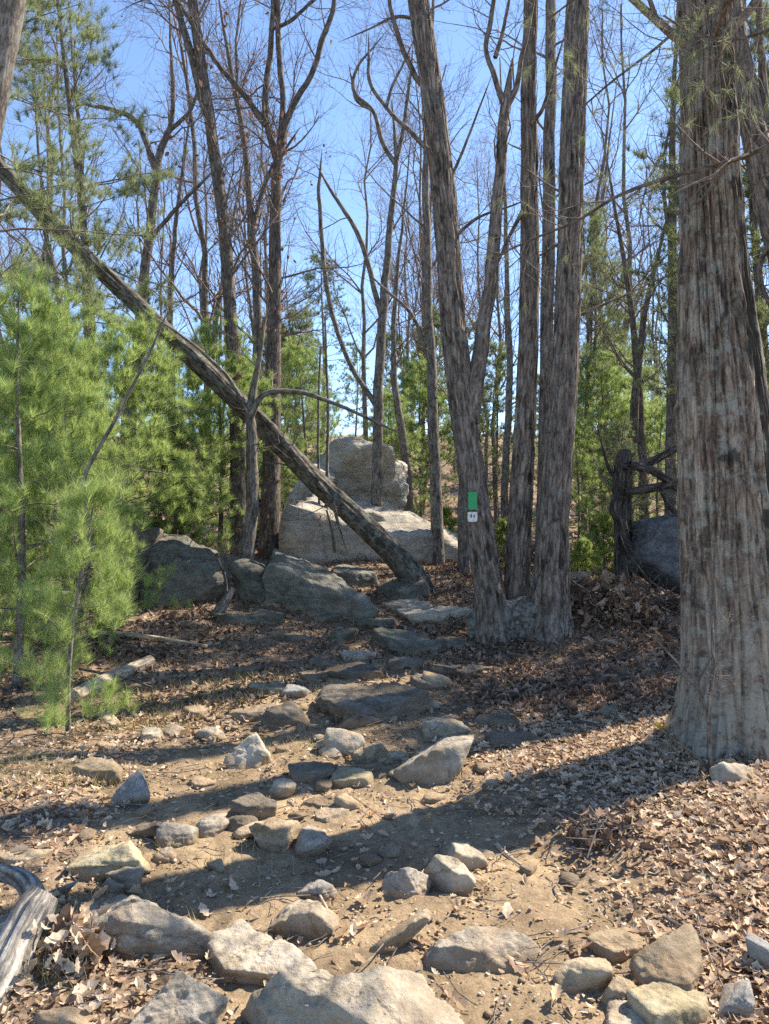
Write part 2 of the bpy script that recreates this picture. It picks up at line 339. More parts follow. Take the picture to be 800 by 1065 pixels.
# ---------------------------------------------------------------- leaves / litter
LT = [(0, 0), (.33, 0), (.66, 0), (1, 0)]; LO = [(.15, .13), (.3, .12), (.42, .23), (.56, .15), (.7, .21), (.85, .1)]
LV = np.array(LT+LO+[(a, -b) for a, b in LO])
_l = [(0, 4, 5), (0, 5, 1), (1, 5, 6), (1, 6, 7), (1, 7, 2), (2, 7, 8), (2, 8, 9), (2, 9, 3)]
LF = np.array(_l+[(a, (c+6 if c > 3 else c), (b+6 if b > 3 else b)) for a, b, c in _l])
SV = np.array([(0, 0), (.45, .24), (1, 0), (.45, -.24)]); SF = np.array([(0, 2, 1), (0, 3, 2)])
def leaves(rng, pos, size, tmpl, tilt=.5, curl=.5, nrm=None):
    TV, TF = tmpl; N = len(pos); s = size*np.clip(rng.lognormal(-.12, .38, N), .3, 1.9)
    u = TV[None, :, 0]-.5; v = TV[None, :, 1]*rng.uniform(.8, 1.3, N)[:, None]
    z = curl*rng.uniform(-.3, 1.2, N)[:, None]*(u**2)*1.6+curl*rng.uniform(-.4, 2.2, N)[:, None]*np.abs(v)*.9
    L = np.stack([u+0*v, v, z], -1)*s[:, None, None]
    a = rng.uniform(0, 2*math.pi, N); b = rng.normal(0, tilt, N); c = rng.normal(0, tilt, N)
    def rot(L, i, j, t):
        L = L.copy(); x, y = L[..., i].copy(), L[..., j].copy(); ct, st = np.cos(t)[:, None], np.sin(t)[:, None]
        L[..., i] = x*ct-y*st; L[..., j] = x*st+y*ct; return L
    L = rot(L, 1, 2, b); L = rot(L, 0, 2, c); L = rot(L, 0, 1, a)
    V = (L+pos[:, None, :]).reshape(-1, 3)
    Fc = (TF[None]+(np.arange(N)*len(TV))[:, None, None]).reshape(-1, 3)
    return V, Fc
def scatter(rng, n, y0, y1, spread=.62, dens=None):
    y = np.sqrt(rng.uniform(y0**1.3, y1**1.3, n)**(2/1.3)); x = rng.uniform(-spread, spread, n)*(y+1.2)
    if dens is not None:
        k = rng.uniform(size=n) < dens(x, y); x, y = x[k], y[k]
    return x, y
def leafdens(x, y):
    c = fbm(v3(x*1.3, y*1.3), 4, 31)
    base = np.where(x > np.interp(y, PY, PC_), 1., .6)
    base = np.where((x < -.3) & (y < 5.5), .34, base)
    base = np.where((x > .5) & (y > 4.3) & (y < 9), 1.3, base)
    return np.clip(base*(1-.955*pathmask(x, y))*(.62+.9*c), 0, 1)+.012
rng = R_(4)
x, y = scatter(rng, 60000, 1.9, 5.4, .62, leafdens)
lv = leaves(rng, v3(x, y, hgt(x, y)+rng.uniform(.003, .022, len(x))), .045, (LV, LF), .25, .95)
tag(mk('leaf_litter', lv[0], lv[1], None, M['leaf'], smooth=False), 'pale curled oak leaves strewn over the near ground', 'leaf litter', kind='stuff')
x, y = scatter(rng, 70000, 1.9, 6.5, .62, lambda x, y: np.clip(leafdens(x, y)*1.1+.05, 0, 1))
lv = leaves(rng, v3(x, y, hgt(x, y)+rng.uniform(.003, .014, len(x))), .022, (SV, SF), .3, .7)
tag(mk('leaf_litter', lv[0], lv[1], None, M['leaf'], smooth=False), 'crumbled leaf fragments lying between the whole leaves', 'leaf litter', kind='stuff')
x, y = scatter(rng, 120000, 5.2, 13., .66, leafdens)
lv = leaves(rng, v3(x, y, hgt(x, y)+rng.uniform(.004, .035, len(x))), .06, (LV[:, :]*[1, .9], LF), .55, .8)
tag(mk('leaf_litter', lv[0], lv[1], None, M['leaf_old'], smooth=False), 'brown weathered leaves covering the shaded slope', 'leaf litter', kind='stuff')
x, y = scatter(rng, 45000, 12., 45., .75)
lv = leaves(rng, v3(x, y, hgt(x, y)+rng.uniform(.01, .05, len(x))), .13, (SV, SF), .5, .6)
tag(mk('leaf_litter', lv[0], lv[1], None, M['leaf'], smooth=False), 'tan leaves on the far hillside under the trees', 'leaf litter', kind='stuff')
# twigs
x, y = scatter(rng, 1500, 2., 8., .6); n = len(x)
a = rng.uniform(0, 6.28, n); L = rng.uniform(.04, .2, n)*np.where(rng.uniform(size=n) < .12, 2.2, 1)
tt = np.linspace(-.5, .5, 4)[None, :]
bx = x[:, None]+np.cos(a)[:, None]*L[:, None]*tt+rng.normal(0, .006, (n, 4)); by = y[:, None]+np.sin(a)[:, None]*L[:, None]*tt+rng.normal(0, .006, (n, 4))
tv = tubes(np.stack([bx, by, hgt(bx, by)+.012+rng.uniform(0, .02, (n, 1))], -1), np.repeat(rng.uniform(.0012, .0035, n)[:, None], 4, 1), 4)
tag(mk('twig_litter', tv[0], None, tv[1], M['twig'], attr={'bk': tv[2]}), 'small broken twigs scattered over the dirt', 'twigs', kind='stuff')
# gravel
_bm = bmesh.new(); bmesh.ops.create_icosphere(_bm, subdivisions=1, radius=1); PV = np.array([v.co[:] for v in _bm.verts]); PF = np.array([[v.index for v in f.verts] for f in _bm.faces]); _bm.free()
x, y = scatter(rng, 26000, 1.9, 8.5, .5, lambda x, y: .12+.88*pathmask(x, y)); n = len(x)
s = rng.gamma(1.2, .0022, n)+.0018
gv = PV[None]*(1+rng.uniform(-.3, .3, (n, len(PV), 1)))*np.stack([s*rng.uniform(.8, 1.6, n), s*rng.uniform(.8, 1.6, n), s*.6], -1)[:, None, :]
gv = gv+v3(x, y, hgt(x, y)+s*.2)[:, None, :]
M['gravel'] = leaf_mat('trail_gravel', [(0, (.16, .11, .065)), (.5, (.3, .225, .145)), (.85, (.42, .34, .24)), (1, (.5, .46, .4))], 0.0)
tag(mk('gravel', gv.reshape(-1, 3), (PF[None]+(np.arange(n)*len(PV))[:, None, None]).reshape(-1, 3), None, M['gravel']), 'grit and tiny pebbles on the dirt trail', 'gravel', kind='stuff')
# grass wisps on the left bank
x, y = scatter(rng, 50000, 2.4, 6.3, .6, lambda x, y: ((x < -.35))*sstep(-.12, .35, fbm(v3(x*1.5, y*1.5), 4, 41))*(1-.7*pathmask(x, y))); n = len(x)
d = norm(np.stack([rng.normal(0, .6, n), rng.normal(0, .6, n), np.ones(n)*.8], -1)); l = rng.uniform(.04, .12, n)[:, None]
b = v3(x, y, hgt(x, y)); sd = norm(np.cross(d, rng.normal(size=(n, 3))))*.0016
gvv = np.stack([b-sd, b+sd, b+d*l], 1).reshape(-1, 3)
tag(mk('grass', gvv, np.arange(n*3).reshape(-1, 3), None, M['grass']), 'thin yellowing grass wisps on the sunny left bank', 'grass', kind='stuff')

# ---------------------------------------------------------------- rocks
_ico = {}
def ico(s):
    if s not in _ico:
        b = bmesh.new(); bmesh.ops.create_icosphere(b, subdivisions=s, radius=1)
        _ico[s] = (np.array([v.co[:] for v in b.verts]), np.array([[v.index for v in f.verts] for f in b.faces])); b.free()
    return _ico[s]
def rockshape(dims, seed, shape='block', sub=5, rough=1., yaw=None, tilt=(0, 0)):
    rng = R_(seed); D, Fc = ico(sub)
    npl = {'block': 11, 'round': 26, 'slab': 10, 'point': 11, 'wedge': 9, 'over': 7, 'panel': 3}[shape]
    N = norm(rng.normal(size=(npl, 3))); off = rng.uniform(.62, 1., npl); ex = []
    if shape == 'slab': ex = [((rng.normal(0, .08), rng.normal(0, .08), 1), .42), ((0, 0, -1), .5)]; N[:, 2] *= .35; N = norm(N)
    if shape == 'block': ex = [((rng.normal(0, .15), rng.normal(0, .15), 1), .68), ((rng.normal(0, .3), -1, -.05), .62)]
    if shape == 'point':
        a0 = rng.uniform(0, 6.28); ex = [((math.cos(a0+k*2.1), math.sin(a0+k*2.1), rng.uniform(.35, 1.1)), rng.uniform(.45, .66)) for k in range(3)]+[((rng.normal(0, .3), rng.normal(0, .3), 1), .8)]
    if shape == 'over': ex = [((.1, -1, -.42), .55), ((.1, .1, 1), .62), ((1, -.3, .1), .75), ((-1, -.2, .3), .7)]
    if shape == 'panel': ex = [((.05, -1, .12), .35), ((0, 1, 0), .4), ((-1, 0, .25), .62), ((1, 0, .1), .8), ((-.25, 0, 1), .75)]
    if shape == 'wedge': ex = [((rng.choice([-1, 1])*.5, .2, 1), .5), ((.1, -1, 0), .55)]
    if ex: N = np.vstack([N, norm(np.array([e[0] for e in ex], float))]); off = np.append(off, [e[1] for e in ex])
    dt = D@N.T; q = np.where(dt > .05, off[None]/np.maximum(dt, .05), 9.)
    k = 11. if shape == 'round' else 40.
    r = -np.log(np.exp(-k*q).sum(1))/k
    V = D*r[:, None]
    lo, hi = V.min(0), V.max(0); V = (V-(lo+hi)/2)/((hi-lo)/2)
    if yaw is None: yaw = rng.uniform(-.35, .35)
    V = V*np.array(dims)/2
    s = float(np.mean(dims)); f = 1/s
    off3 = seed*3.17
    ridg = 1-np.abs(fbm(V*f*2.4+off3, 4, seed))*2
    dn = .055*fbm(V*f*2.2+off3, 4, seed+3)+.028*ridg+.034*fbm(V*f*8+off3, 5, seed+5, .6)
    st = fbm(np.stack([V[:, 0]*f*1.2, V[:, 1]*f*1.2, V[:, 2]*f*15], -1)+off3, 3, seed+8)*.022
    nn = norm(V/np.maximum(np.array(dims)**2, 1e-6))
    V = V+nn*((dn+st)*s*rough)[:, None]
    cx, sx = math.cos(tilt[0]), math.sin(tilt[0]); y_, z_ = V[:, 1]*cx-V[:, 2]*sx, V[:, 1]*sx+V[:, 2]*cx; V = np.stack([V[:, 0], y_, z_], -1)
    cy, sy = math.cos(tilt[1]), math.sin(tilt[1]); x_, z_ = V[:, 0]*cy+V[:, 2]*sy, -V[:, 0]*sy+V[:, 2]*cy; V = np.stack([x_, V[:, 1], z_], -1)
    c, s_ = math.cos(yaw), math.sin(yaw); x_, y_ = V[:, 0]*c-V[:, 1]*s_, V[:, 0]*s_+V[:, 1]*c
    return np.stack([x_, y_, V[:, 2]], -1), Fc
def rock(x0, x1, y0, y1, mat, shape, label, seed, group='rocks along the trail', name='rock', d=None, tilt=(0, 0), rough=1.25, yaw=None, sink=.42, hk=1., sub=None, dk=1.):
    px = (x0+x1)/2; g = G(px, y1) if d is None else P(px, y1, d)
    dd = g[1]; w = (x1-x0)/F*dd; span = (y1-y0)/F*dd; el = max(.06, (CAMZ-g[2])/dd)
    dep = min(.85*w, (.75 if shape == 'slab' else .52)*span/el)*dk
    zv = max(span-.75*dep*el, .22*min(w, dep))*hk
    zv *= .82 if x1-x0 < 70 else 1.; hh = zv/(1-sink)
    V, Fc = rockshape((w*1.17, dep*1.15, hh*1.05), seed, shape, sub or (6 if x1-x0 > 90 else 5 if x1-x0 > 28 else 4), rough, yaw, tilt)
    cpos = np.array([g[0], dd+dep*.42, g[2]+zv-hh/2])
    o = mk(name, V, Fc, None, M[mat], attr={'gz': np.maximum(V[:, 2]+cpos[2]-hgt(V[:, 0]+cpos[0], V[:, 1]+cpos[1]), 0)}); o.location = cpos
    return tag(o, label, 'boulder' if name == 'boulder' else 'rock', group)
BF = 'large rocks across the near trail'
RK = [
 (73, 219, 922, 992, 'r_grey', 'wedge', 'large grey rock with a pale top face beside the weathered grey log', BF),
 (101, 217, 1003, 1082, 'r_grey', 'point', 'dark pyramid shaped rock cut by the bottom edge, left of the long boulder', BF),
 (207, 327, 972, 1022, 'r_pale', 'slab', 'flat pale slab resting above the long bottom boulder', BF),
 (236, 530, 1003, 1105, 'r_pale', 'block', 'longest rock at the bottom edge, rough grey left end', BF),
 (66, 146, 868, 914, 'r_yellow', 'wedge', 'yellowish tilted slab with a curved edge above the large grey rock', BF),
 (110, 151, 896, 926, 'r_grey', 'block', 'small dark block leaning against the yellowish slab', BF),
 (277, 346, 925, 972, 'r_pale', 'block', 'pale cracked block just above the flat pale slab', BF),
 (310, 346, 906, 936, 'r_blue', 'round', 'rounded grey stone in shadow behind the pale cracked block', BF),
 (401, 446, 886, 932, 'r_grey', 'point', 'pointed grey rock at the left of a pale pair mid trail', BF),
 (436, 488, 880, 928, 'r_pale', 'block', 'pale rock between the pointed rock and its right neighbour', BF),
 (468, 502, 868, 906, 'r_pale', 'block', 'pale rock on the right of the row by the lower tree shadow', BF),
 (387, 443, 938, 996, 'r_tan', 'block', 'rounded tan block standing left of the long flat slab', BF),
 (444, 572, 970, 1016, 'r_grey', 'slab', 'long flat slab forming a step in the dirt trail', BF),
 (620, 677, 968, 998, 'r_tan', 'slab', 'flat pale stone set flush beside the brown corner block', BF),
 (672, 742, 970, 1038, 'r_tan', 'block', 'brown blocky rock uppermost in the bottom right pile', BF),
 (668, 752, 1012, 1075, 'r_yellow', 'slab', 'layered slab under the brown corner block', BF),
 (737, 786, 1008, 1064, 'r_blue', 'wedge', 'blue grey rock at the right end of the corner pile', BF),
 (583, 642, 988, 1032, 'r_tan', 'round', 'half buried sandy rock left of the corner pile', BF),
 (630, 667, 1010, 1048, 'r_tan', 'block', 'small brown rock among leaves between the sandy rock and the pile', BF),
 (636, 716, 1044, 1085, 'r_pale', 'slab', 'pale flat rock cut by the bottom edge below the corner pile', BF),
 (784, 815, 965, 1015, 'r_blue', 'block', 'bluish rock cut by the right edge of the picture', BF),
 (-10, 40, 884, 902, 'r_pale', 'slab', 'pale flat stone at the left edge behind the weathered grey log', BF),
 (36, 78, 900, 935, 'r_blue', 'block', 'blue grey stone between the weathered grey log and the yellowish slab', BF),
 (35, 90, 1040, 1075, 'r_tan', 'round', 'low tan stone at the bottom edge near the weathered grey log', BF),
 (130, 168, 846, 873, 'r_dark', 'block', 'leftmost stone of the row lying in the upper tree shadow', None),
 (163, 201, 848, 883, 'r_grey', 'round', 'squarish grey stone second in the shadowed row', None),
 (201, 232, 845, 872, 'r_grey', 'round', 'rounded stone third in the shadowed row', None),
 (233, 263, 843, 867, 'r_dark', 'round', 'low dark stone in the shadowed row beside the stacked pair', None),
 (243, 285, 824, 852, 'r_dark', 'slab', 'dark flat stone lying on top of the elongated rock', None),
 (262, 302, 840, 885, 'r_tan', 'block', 'elongated rock with a sunlit end closing the shadowed row', None),
 (159, 179, 879, 896, 'r_grey', 'round', 'little round stone below the squarish one in the shadow', None),
 (112, 148, 794, 837, 'r_blue', 'point', 'upright bluish rock on the sunny left bank', None),
 (72, 123, 787, 812, 'r_tan', 'slab', 'low tan stone with grass at its side on the left bank', None),
 (234, 281, 756, 799, 'r_pale', 'point', 'bright pointed rock standing alone on the sunny dirt', None),
 (279, 304, 806, 831, 'r_pale', 'round', 'small pale stone below the bright pointed rock', None),
 (339, 378, 751, 785, 'r_pale', 'round', 'bright rounded rock heading the cluster mid trail', None),
 (366, 382, 776, 792, 'r_tan', 'block', 'small stone tucked right of the bright rounded rock', None),
 (380, 404, 769, 792, 'r_tan', 'block', 'brown stone at the right of the mid trail cluster', None),
 (330, 346, 768, 780, 'r_pale', 'block', 'tiny pale stone on the left of the bright rounded rock', None),
 (302, 344, 791, 814, 'r_dark', 'slab', 'brown flat stone sunk in a hollow of the trail', None),
 (345, 386, 796, 818, 'r_yellow', 'slab', 'pale worn stone flush with the dirt right of the hollow', None),
 (313, 352, 824, 840, 'r_dark', 'slab', 'thin dark slab at the edge of the upper tree shadow', None),
 (329, 362, 838, 855, 'r_grey', 'slab', 'flat grey stone in shadow below the thin dark slab', None),
 (339, 442, 711, 749, 'r_dark', 'slab', 'broad brown slab forming a step across the shaded trail', None),
 (354, 392, 735, 756, 'r_dark', 'block', 'dark stone under the front of the broad brown slab', None),
 (418, 492, 762, 812, 'r_grey', 'wedge', 'big grey rock half covered by the upper tree shadow', None),
 (444, 487, 743, 770, 'r_pale', 'block', 'pale block behind the big half shadowed rock', None),
 (446, 476, 687, 707, 'r_dark', 'block', 'grey blocky stone on bare earth near the triple trunk', None),
 (294, 319, 709, 727, 'r_blue', 'round', 'rounded blue grey stone above the dark stones of the step', None),
 (273, 322, 727, 754, 'r_dark', 'block', 'dark layered stone left of the broad slab', None),
 (236, 282, 731, 749, 'r_dark', 'slab', 'low dark stone at the left end of the step', None),
 (260, 292, 708, 722, 'r_grey', 'slab', 'flat grey stone behind the left end of the step', None),
 (346, 373, 650, 671, 'r_green', 'block', 'squarish greenish stone on the shaded trail', None),
 (278, 327, 654, 669, 'r_green', 'slab', 'flat greenish stone in leaves left of the squarish one', None),
 (386, 458, 656, 681, 'r_green', 'slab', 'wide flat green grey slab across the shaded trail', None),
 (338, 402, 689, 707, 'r_dark', 'slab', 'flat dark slab just behind the broad brown one', None),
 (420, 487, 631, 647, 'r_pale', 'slab', 'pale flat stone catching sun below the ledge', None),
 (322, 345, 682, 696, 'r_dark', 'slab', 'small dark stone left of the flat dark slab', None),
 (404, 440, 682, 699, 'r_dark', 'slab', 'low brown stone right of the flat dark slab', None),
 (203, 230, 753, 770, 'r_grey', 'round', 'grey stone beside the trail left of the bright pointed rock', None),
 (166, 189, 752, 767, 'r_grey', 'round', 'small grey stone in grass on the left bank', None),
 (142, 167, 756, 772, 'r_pale', 'slab', 'small pale flat stone in grass on the left bank', None),
 (84, 127, 738, 755, 'r_pale', 'slab', 'pale stone just below the short broken log', None),
 (618, 647, 728, 748, 'r_green', 'round', 'greenish stone alone in brown leaves left of the large trunk', None),
 (493, 537, 738, 757, 'r_dark', 'slab', 'dark flat stone in leaves between triple trunk and big rock', None),
 (748, 792, 783, 817, 'r_grey', 'round', 'grey lichened rock at the foot of the large right trunk', None),
 (419, 437, 849, 864, 'r_tan', 'round', 'small tan stone on the sunlit strip between the tree shadows', None),
 (394, 416, 876, 893, 'r_grey', 'round', 'small round stone in the lower tree shadow left of the pointed rock', None),
 (372, 394, 884, 900, 'r_dark', 'round', 'dark stone at the left end of the stones in the lower shadow', None),
 (214, 232, 892, 908, 'r_tan', 'block', 'small brown stone on the sunlit strip at left', None),
 (330, 352, 868, 878, 'r_pale', 'slab', 'thin pale stone flake lying on the sunlit strip', None),
 (100, 122, 770, 780, 'r_tan', 'slab', 'small flat brown stone on the left bank below the pale stone', None),
 (196, 222, 808, 820, 'r_tan', 'slab', 'flat tan stone on dirt below the bright pointed rock', None),
] + [(a, b, c, d, m_, 'slab', lb, None) for a, b, c, d, m_, lb in (
 (452, 500, 662, 676, 'r_dark', 'flat dark stone between the wide greenish slab and the triple trunk'),
 (372, 412, 640, 654, 'r_green', 'flat greenish stone just above the wide flat slab'),
 (430, 468, 700, 716, 'r_dark', 'thin dark stone under the grey blocky stone'),
 (300, 338, 696, 708, 'r_dark', 'small dark flat stone above the rounded blue grey one'),
 (404, 452, 622, 636, 'r_grey', 'flat grey stone left of the pale sun catching one'),
 (322, 352, 636, 648, 'r_green', 'small green flat stone at the foot of the slanting layered slab'),
 (390, 424, 720, 732, 'r_grey', 'thin grey stone on the back edge of the broad brown slab'),
 (240, 268, 690, 702, 'r_dark', 'little dark stone in leaves left of the trail'),
 (470, 512, 690, 704, 'r_dark', 'dark flat stone at the foot of the triple trunk'),
 (226, 290, 634, 650, 'r_green', 'flat greenish ledge stone beneath the propping sapling'),
 (352, 388, 676, 688, 'r_grey', 'grey flat stone behind the flat dark slab'),
 (514, 560, 762, 778, 'r_dark', 'flat dark stone half buried in leaves right of the big grey rock'),
 (404, 422, 780, 792, 'r_pale', 'small pale chip right of the mid trail cluster'),
 (188, 214, 732, 745, 'r_tan', 'small tan stone left of the low dark stone of the step'))]
for i, (x0, x1, y0, y1, mt, sh, lb, gp) in enumerate(RK):
    rock(x0, x1, y0, y1, mt, sh, lb, 100+i*7, gp or 'rocks along the trail')
BL = 'boulders of the ledge'
rng = R_(71)
for k in range(64):
    while True:
        y_ = rng.uniform(3.0, 8.6); x_ = rng.uniform(-1.4, 1.3)
        if pathmask(x_, y_) > rng.uniform(.1, .6): break
    sz = rng.gamma(2.2, .022)+.025; V, Fc = rockshape((sz*rng.uniform(1, 1.9), sz, sz*rng.uniform(.45, .9)), 900+k, ['slab', 'block', 'round', 'wedge'][k % 4], 3, 1.2, rng.uniform(0, 6.28))
    cp = np.array([x_, y_, H(x_, y_)+sz*.08]); o = mk('stone', V, Fc, None, M[['r_tan', 'r_grey', 'r_pale', 'r_dark'][k*7 % 4]], attr={'gz': np.maximum(V[:, 2]+sz*.08, 0)}); o.location = cp
    tag(o, 'small loose stone among the rubble of the dirt trail', 'stone', 'loose stones on the trail')
rock(130, 233, 552, 628, 'r_green', 'round', 'large rounded grey green boulder left of the leaning grey sapling', 11, BL, 'boulder', sink=.25)
rock(226, 294, 562, 624, 'r_green', 'round', 'lichened boulder behind the leaning grey sapling', 12, BL, 'boulder', sink=.25)
rock(274, 372, 566, 642, 'r_green', 'slab', 'slanting layered slab with a dark undercut edge below the fallen tree', 23, BL, 'boulder', tilt=(.16, .2), hk=.68, sink=.3, rough=1.6)
rock(345, 396, 588, 612, 'r_green', 'slab', 'flat greenish ledge behind the slanting layered slab', 14, BL, 'boulder', tilt=(.2, .15))
rock(392, 444, 600, 625, 'r_green', 'slab', 'low green slab at the foot of the fallen tree', 15, BL, 'boulder')
rock(296, 500, 532, 612, 'r_ledge', 'slab', 'long pale sunlit ledge sloping down to the right behind the fallen tree', 16, BL, 'boulder', d=10.6, tilt=(.3, .3), hk=1., yaw=.05)
rock(330, 462, 520, 580, 'r_ledge', 'wedge', 'rough pale shelf stepping up from the sloping ledge to the outcrop', 47, BL, 'boulder', d=11.6, tilt=(.2, .25), yaw=.1)
rock(292, 414, 462, 566, 'r_ledge', 'over', 'broad outcrop block with a dark overhanging front atop the ledge', 17, BL, 'boulder', d=12.7, hk=1., yaw=.2, rough=1.7)
rock(276, 352, 484, 584, 'r_ledge', 'wedge', 'pale cracked rock face at the left of the outcrop', 18, BL, 'boulder', d=12.0, tilt=(.25, -.15), rough=1.6)
rock(112, 154, 538, 592, 'r_dark', 'block', 'blackish rock under the pine boughs beside the rounded boulder', 19, BL, 'boulder', d=8.6)
rock(-25, 50, 606, 652, 'r_pale', 'slab', 'pale sunlit boulder at the left edge under the pines', 20, BL, 'boulder', tilt=(.25, .1), hk=1.2)
rock(28, 80, 612, 655, 'r_dark', 'round', 'dark boulder right of the pale left edge boulder', 21, BL, 'boulder')
rock(668, 746, 530, 622, 'r_slate', 'panel', 'blue grey upright slab beside the dead snag', 22, BL, 'boulder', d=8.3, rough=.45, yaw=.05, sink=.15)
rock(560, 612, 588, 622, 'r_grey', 'slab', 'grey stone partly hidden behind the triple trunk', 24, BL, 'boulder')

# ---------------------------------------------------------------- tree building
def trace(pts, d0, d1=None, n=28, ground=True):
    d1 = d1 or d0; pts = np.array(pts, float); ys = pts[:, 1]
    f = (ys[0]-ys)/(ys[0]-ys[-1]+1e-9); dd = d0+(d1-d0)*f
    Q3 = np.array([P(a, b, c) for (a, b, _), c in zip(pts, dd)]); r = pts[:, 2]/2/F*dd
    A = catmull(np.column_stack([Q3, r]), n); k = np.linspace(0, 1, n)[:, None]
    rr = np.clip(A[:, 3:4], .004, .032)*np.minimum(k*4, 1)*np.where(A[:, 3:4] > .09, .0, .42)
    sd = abs(hash(tuple(np.round(Q3[0], 3)))) % 97; q = A[:, :3]*3.2+sd
    A[:, :3] += rr*np.stack([fbm(q, 3, 1), fbm(q, 3, 2), fbm(q, 3, 3)*.5], -1)*2
    return A[:, :3], np.maximum(A[:, 3], .003)
def big_trunk(Pt, Rd, k, n, ridge, flare=.0, seed=1, fl_h=.5, lobes=5, flz=.33):
    A = catmull(np.column_stack([Pt, Rd]), n); Pt, Rd = A[:, :3], A[:, 3]
    V, Q, bk = tubes(Pt[None], Rd[None], k)
    V = V.reshape(n, k, 3); B = bk.reshape(n, k, 3)
    rad = norm(V-Pt[:, None]); zz = (Pt[:, 2]-Pt[0, 2])[:, None]
    ths = np.arange(k)*2*math.pi/k
    s = Rd.mean()
    warp = fbm(np.stack([B[..., 0]*3, B[..., 1]*3, B[..., 2]*1.5], -1), 3, seed)*.03
    g = np.stack([(B[..., 0]+warp)*26, (B[..., 1]+warp)*26, B[..., 2]*1.3], -1)
    rd = 1-np.abs(fbm(g, 3, seed+2))*2.6
    pl = fbm(np.stack([B[..., 0]*38, B[..., 1]*38, B[..., 2]*9], -1), 3, seed+4)
    lump = fbm(np.stack([B[..., 0]*4, B[..., 1]*4, B[..., 2]*1.2], -1), 3, seed+6)
    g2 = np.stack([(B[..., 0]+warp)*19+5, (B[..., 1]+warp)*19, B[..., 2]*.8], -1)
    gr1 = np.exp(-(fbm(g2, 3, seed+9)/.085)**2); gr2 = np.exp(-(fbm(g*1.25, 2, seed+12)/.10)**2)
    disp = ridge*(rd*.3+pl*.5-1.1*gr1-.75*gr2)+s*.07*lump
    fl = np.exp(-np.maximum(zz-flz, 0)/fl_h)*(1+.45*np.sin(ths[None]*lobes+seed)+.25*np.sin(ths[None]*(lobes+4)+2*seed))
    disp = disp+flare*fl
    V = V+rad*disp[..., None]
    return V.reshape(-1, 3), Q, bk
def ptree(name, label, cat, base, trunk, mat, limbs=(), seed=0, twig_cnt=(6, 4, 4), t0=.35, group=None, L=(1.2, .6, .35), twigs=True, red=0, ang=(35, 75), up=.08, twmat='twig', tmax=1.):
    """a tree from traced trunk mesh data; limbs = list of (P,R)"""
    t = thing(name, label, cat, base, group)
    V, Q, bk = trunk[0]
    mk('trunk', V, None, Q, M[mat], t, attr={'bk': bk, **(OAT if mat == 'oak' else {})})
    rng = R_(seed)
    for (lp, lr) in limbs:
        v, q, b = tubes(lp[None], lr[None], 8); mk('branch', v, None, q, M[mat], t, attr={'bk': b})
    if twigs:
        pp = []; m = 28
        srcs = [(trunk[1], trunk[2], t0)]+[(lp, lr, .15) for lp, lr in limbs]
        parts = []
        for k, (lp, lr, tt0) in enumerate(srcs):
            c = twig_cnt[0] if k == 0 else max(3, int(twig_cnt[0]*.5))
            if c == 0: continue
            a1 = spawn(rng, lp[None], lr[None], c, tt0, tmax, 0, ang, up, 7, .3, .2, L=L[0]*(1 if k == 0 else .7))
            a1 = (a1[0], np.minimum(a1[1], L[0]*.014*np.linspace(1, .3, 7)[None]))
            a2 = spawn(rng, a1[0], a1[1], twig_cnt[1], .2, 1, 0, (25, 60), up, 5, .6, .2, L=L[1])
            a3 = spawn(rng, a2[0], a2[1], twig_cnt[2], .2, 1, 0, (20, 60), up, 4, .65, .2, L=L[2])
            parts += [tubes(*a1, 5), tubes(*a2, 4), tubes(*a3, 3)]
            pp.append(a3[0][:, -1]); pp.append(a2[0][:, -1])
        v, q, b = joinm(parts); mk('crown', v, None, q, M[twmat], t, attr={'bk': b})
        if red:
            allp = np.concatenate(pp)
            tp = trunk[1]; ii = rng.integers(0, len(tp)-1, red); jj = rng.uniform(size=(red, 1))
            tq = tp[ii]*(1-jj)+tp[ii+1]*jj; rr = trunk[2][ii][:, None]
            pos = np.concatenate([tq+norm(rng.normal(size=(red, 3)))*(rr+rng.gamma(1.2, .06, (red, 1))), allp[rng.integers(0, len(allp), red//3)]])
            lv = leaves(rng, pos, .07, (SV, SF), 1.2, .5); mk('leaves', lv[0], lv[1], None, M['redleaf'], t, smooth=False)
    return t
def simple(pts, d0, d1=None, k=10, n=30):
    p, r = trace(pts, d0, d1, n)
    return (tubes(p[None], r[None], k), p, r)
def limb(pts, d0, d1=None, n=30):
    p, r = trace(pts, d0, d1, n-3); L = np.linalg.norm(p[-1]-p[-2]); e = norm(p[-1]-p[-2]); t = np.array([1., 2., 3.])[:, None]*max(L, .12)
    p = np.vstack([p, p[-1]+e*t+np.array([0, 0, .05])*t]); return p, np.append(r, r[-1]*np.array([.75, .45, .12]))

# ---- the large right trunk
op, orr = trace([(778, 850, 118), (772, 790, 116), (766, 680, 106), (758, 550, 97), (749, 400, 84), (741, 250, 64), (736, 100, 54), (733, 0, 50), (730, -120, 44), (735, -300, 36), (745, -600, 26)], 4.55, 4.75, 40)
oak = (big_trunk(op, orr, 420, 900, .021, .15, 3, .24, 5), op, orr)
_V = oak[0][0]; _u = (_V[:, 0]-np.interp(_V[:, 2], op[:, 2], op[:, 0]))/np.interp(_V[:, 2], op[:, 2], orr); _n = fbm(_V*np.array([7, 7, 1.6]), 4, 61)
_st = sstep(.25, .42, _u+.45*_n)*(1-sstep(.72, .9, _u+.35*_n))*(_V[:, 1] < 4.62)*sstep(-.25, .1, fbm(_V*np.array([3, 3, 2.2]), 4, 62)+.15)*sstep(.6, 1.3, _V[:, 2])*.9
_li = 1-sstep(.5, 1.5, _V[:, 2]+.5*fbm(_V*2.5, 3, 63)); OAT = {'st': _st, 'li': _li}
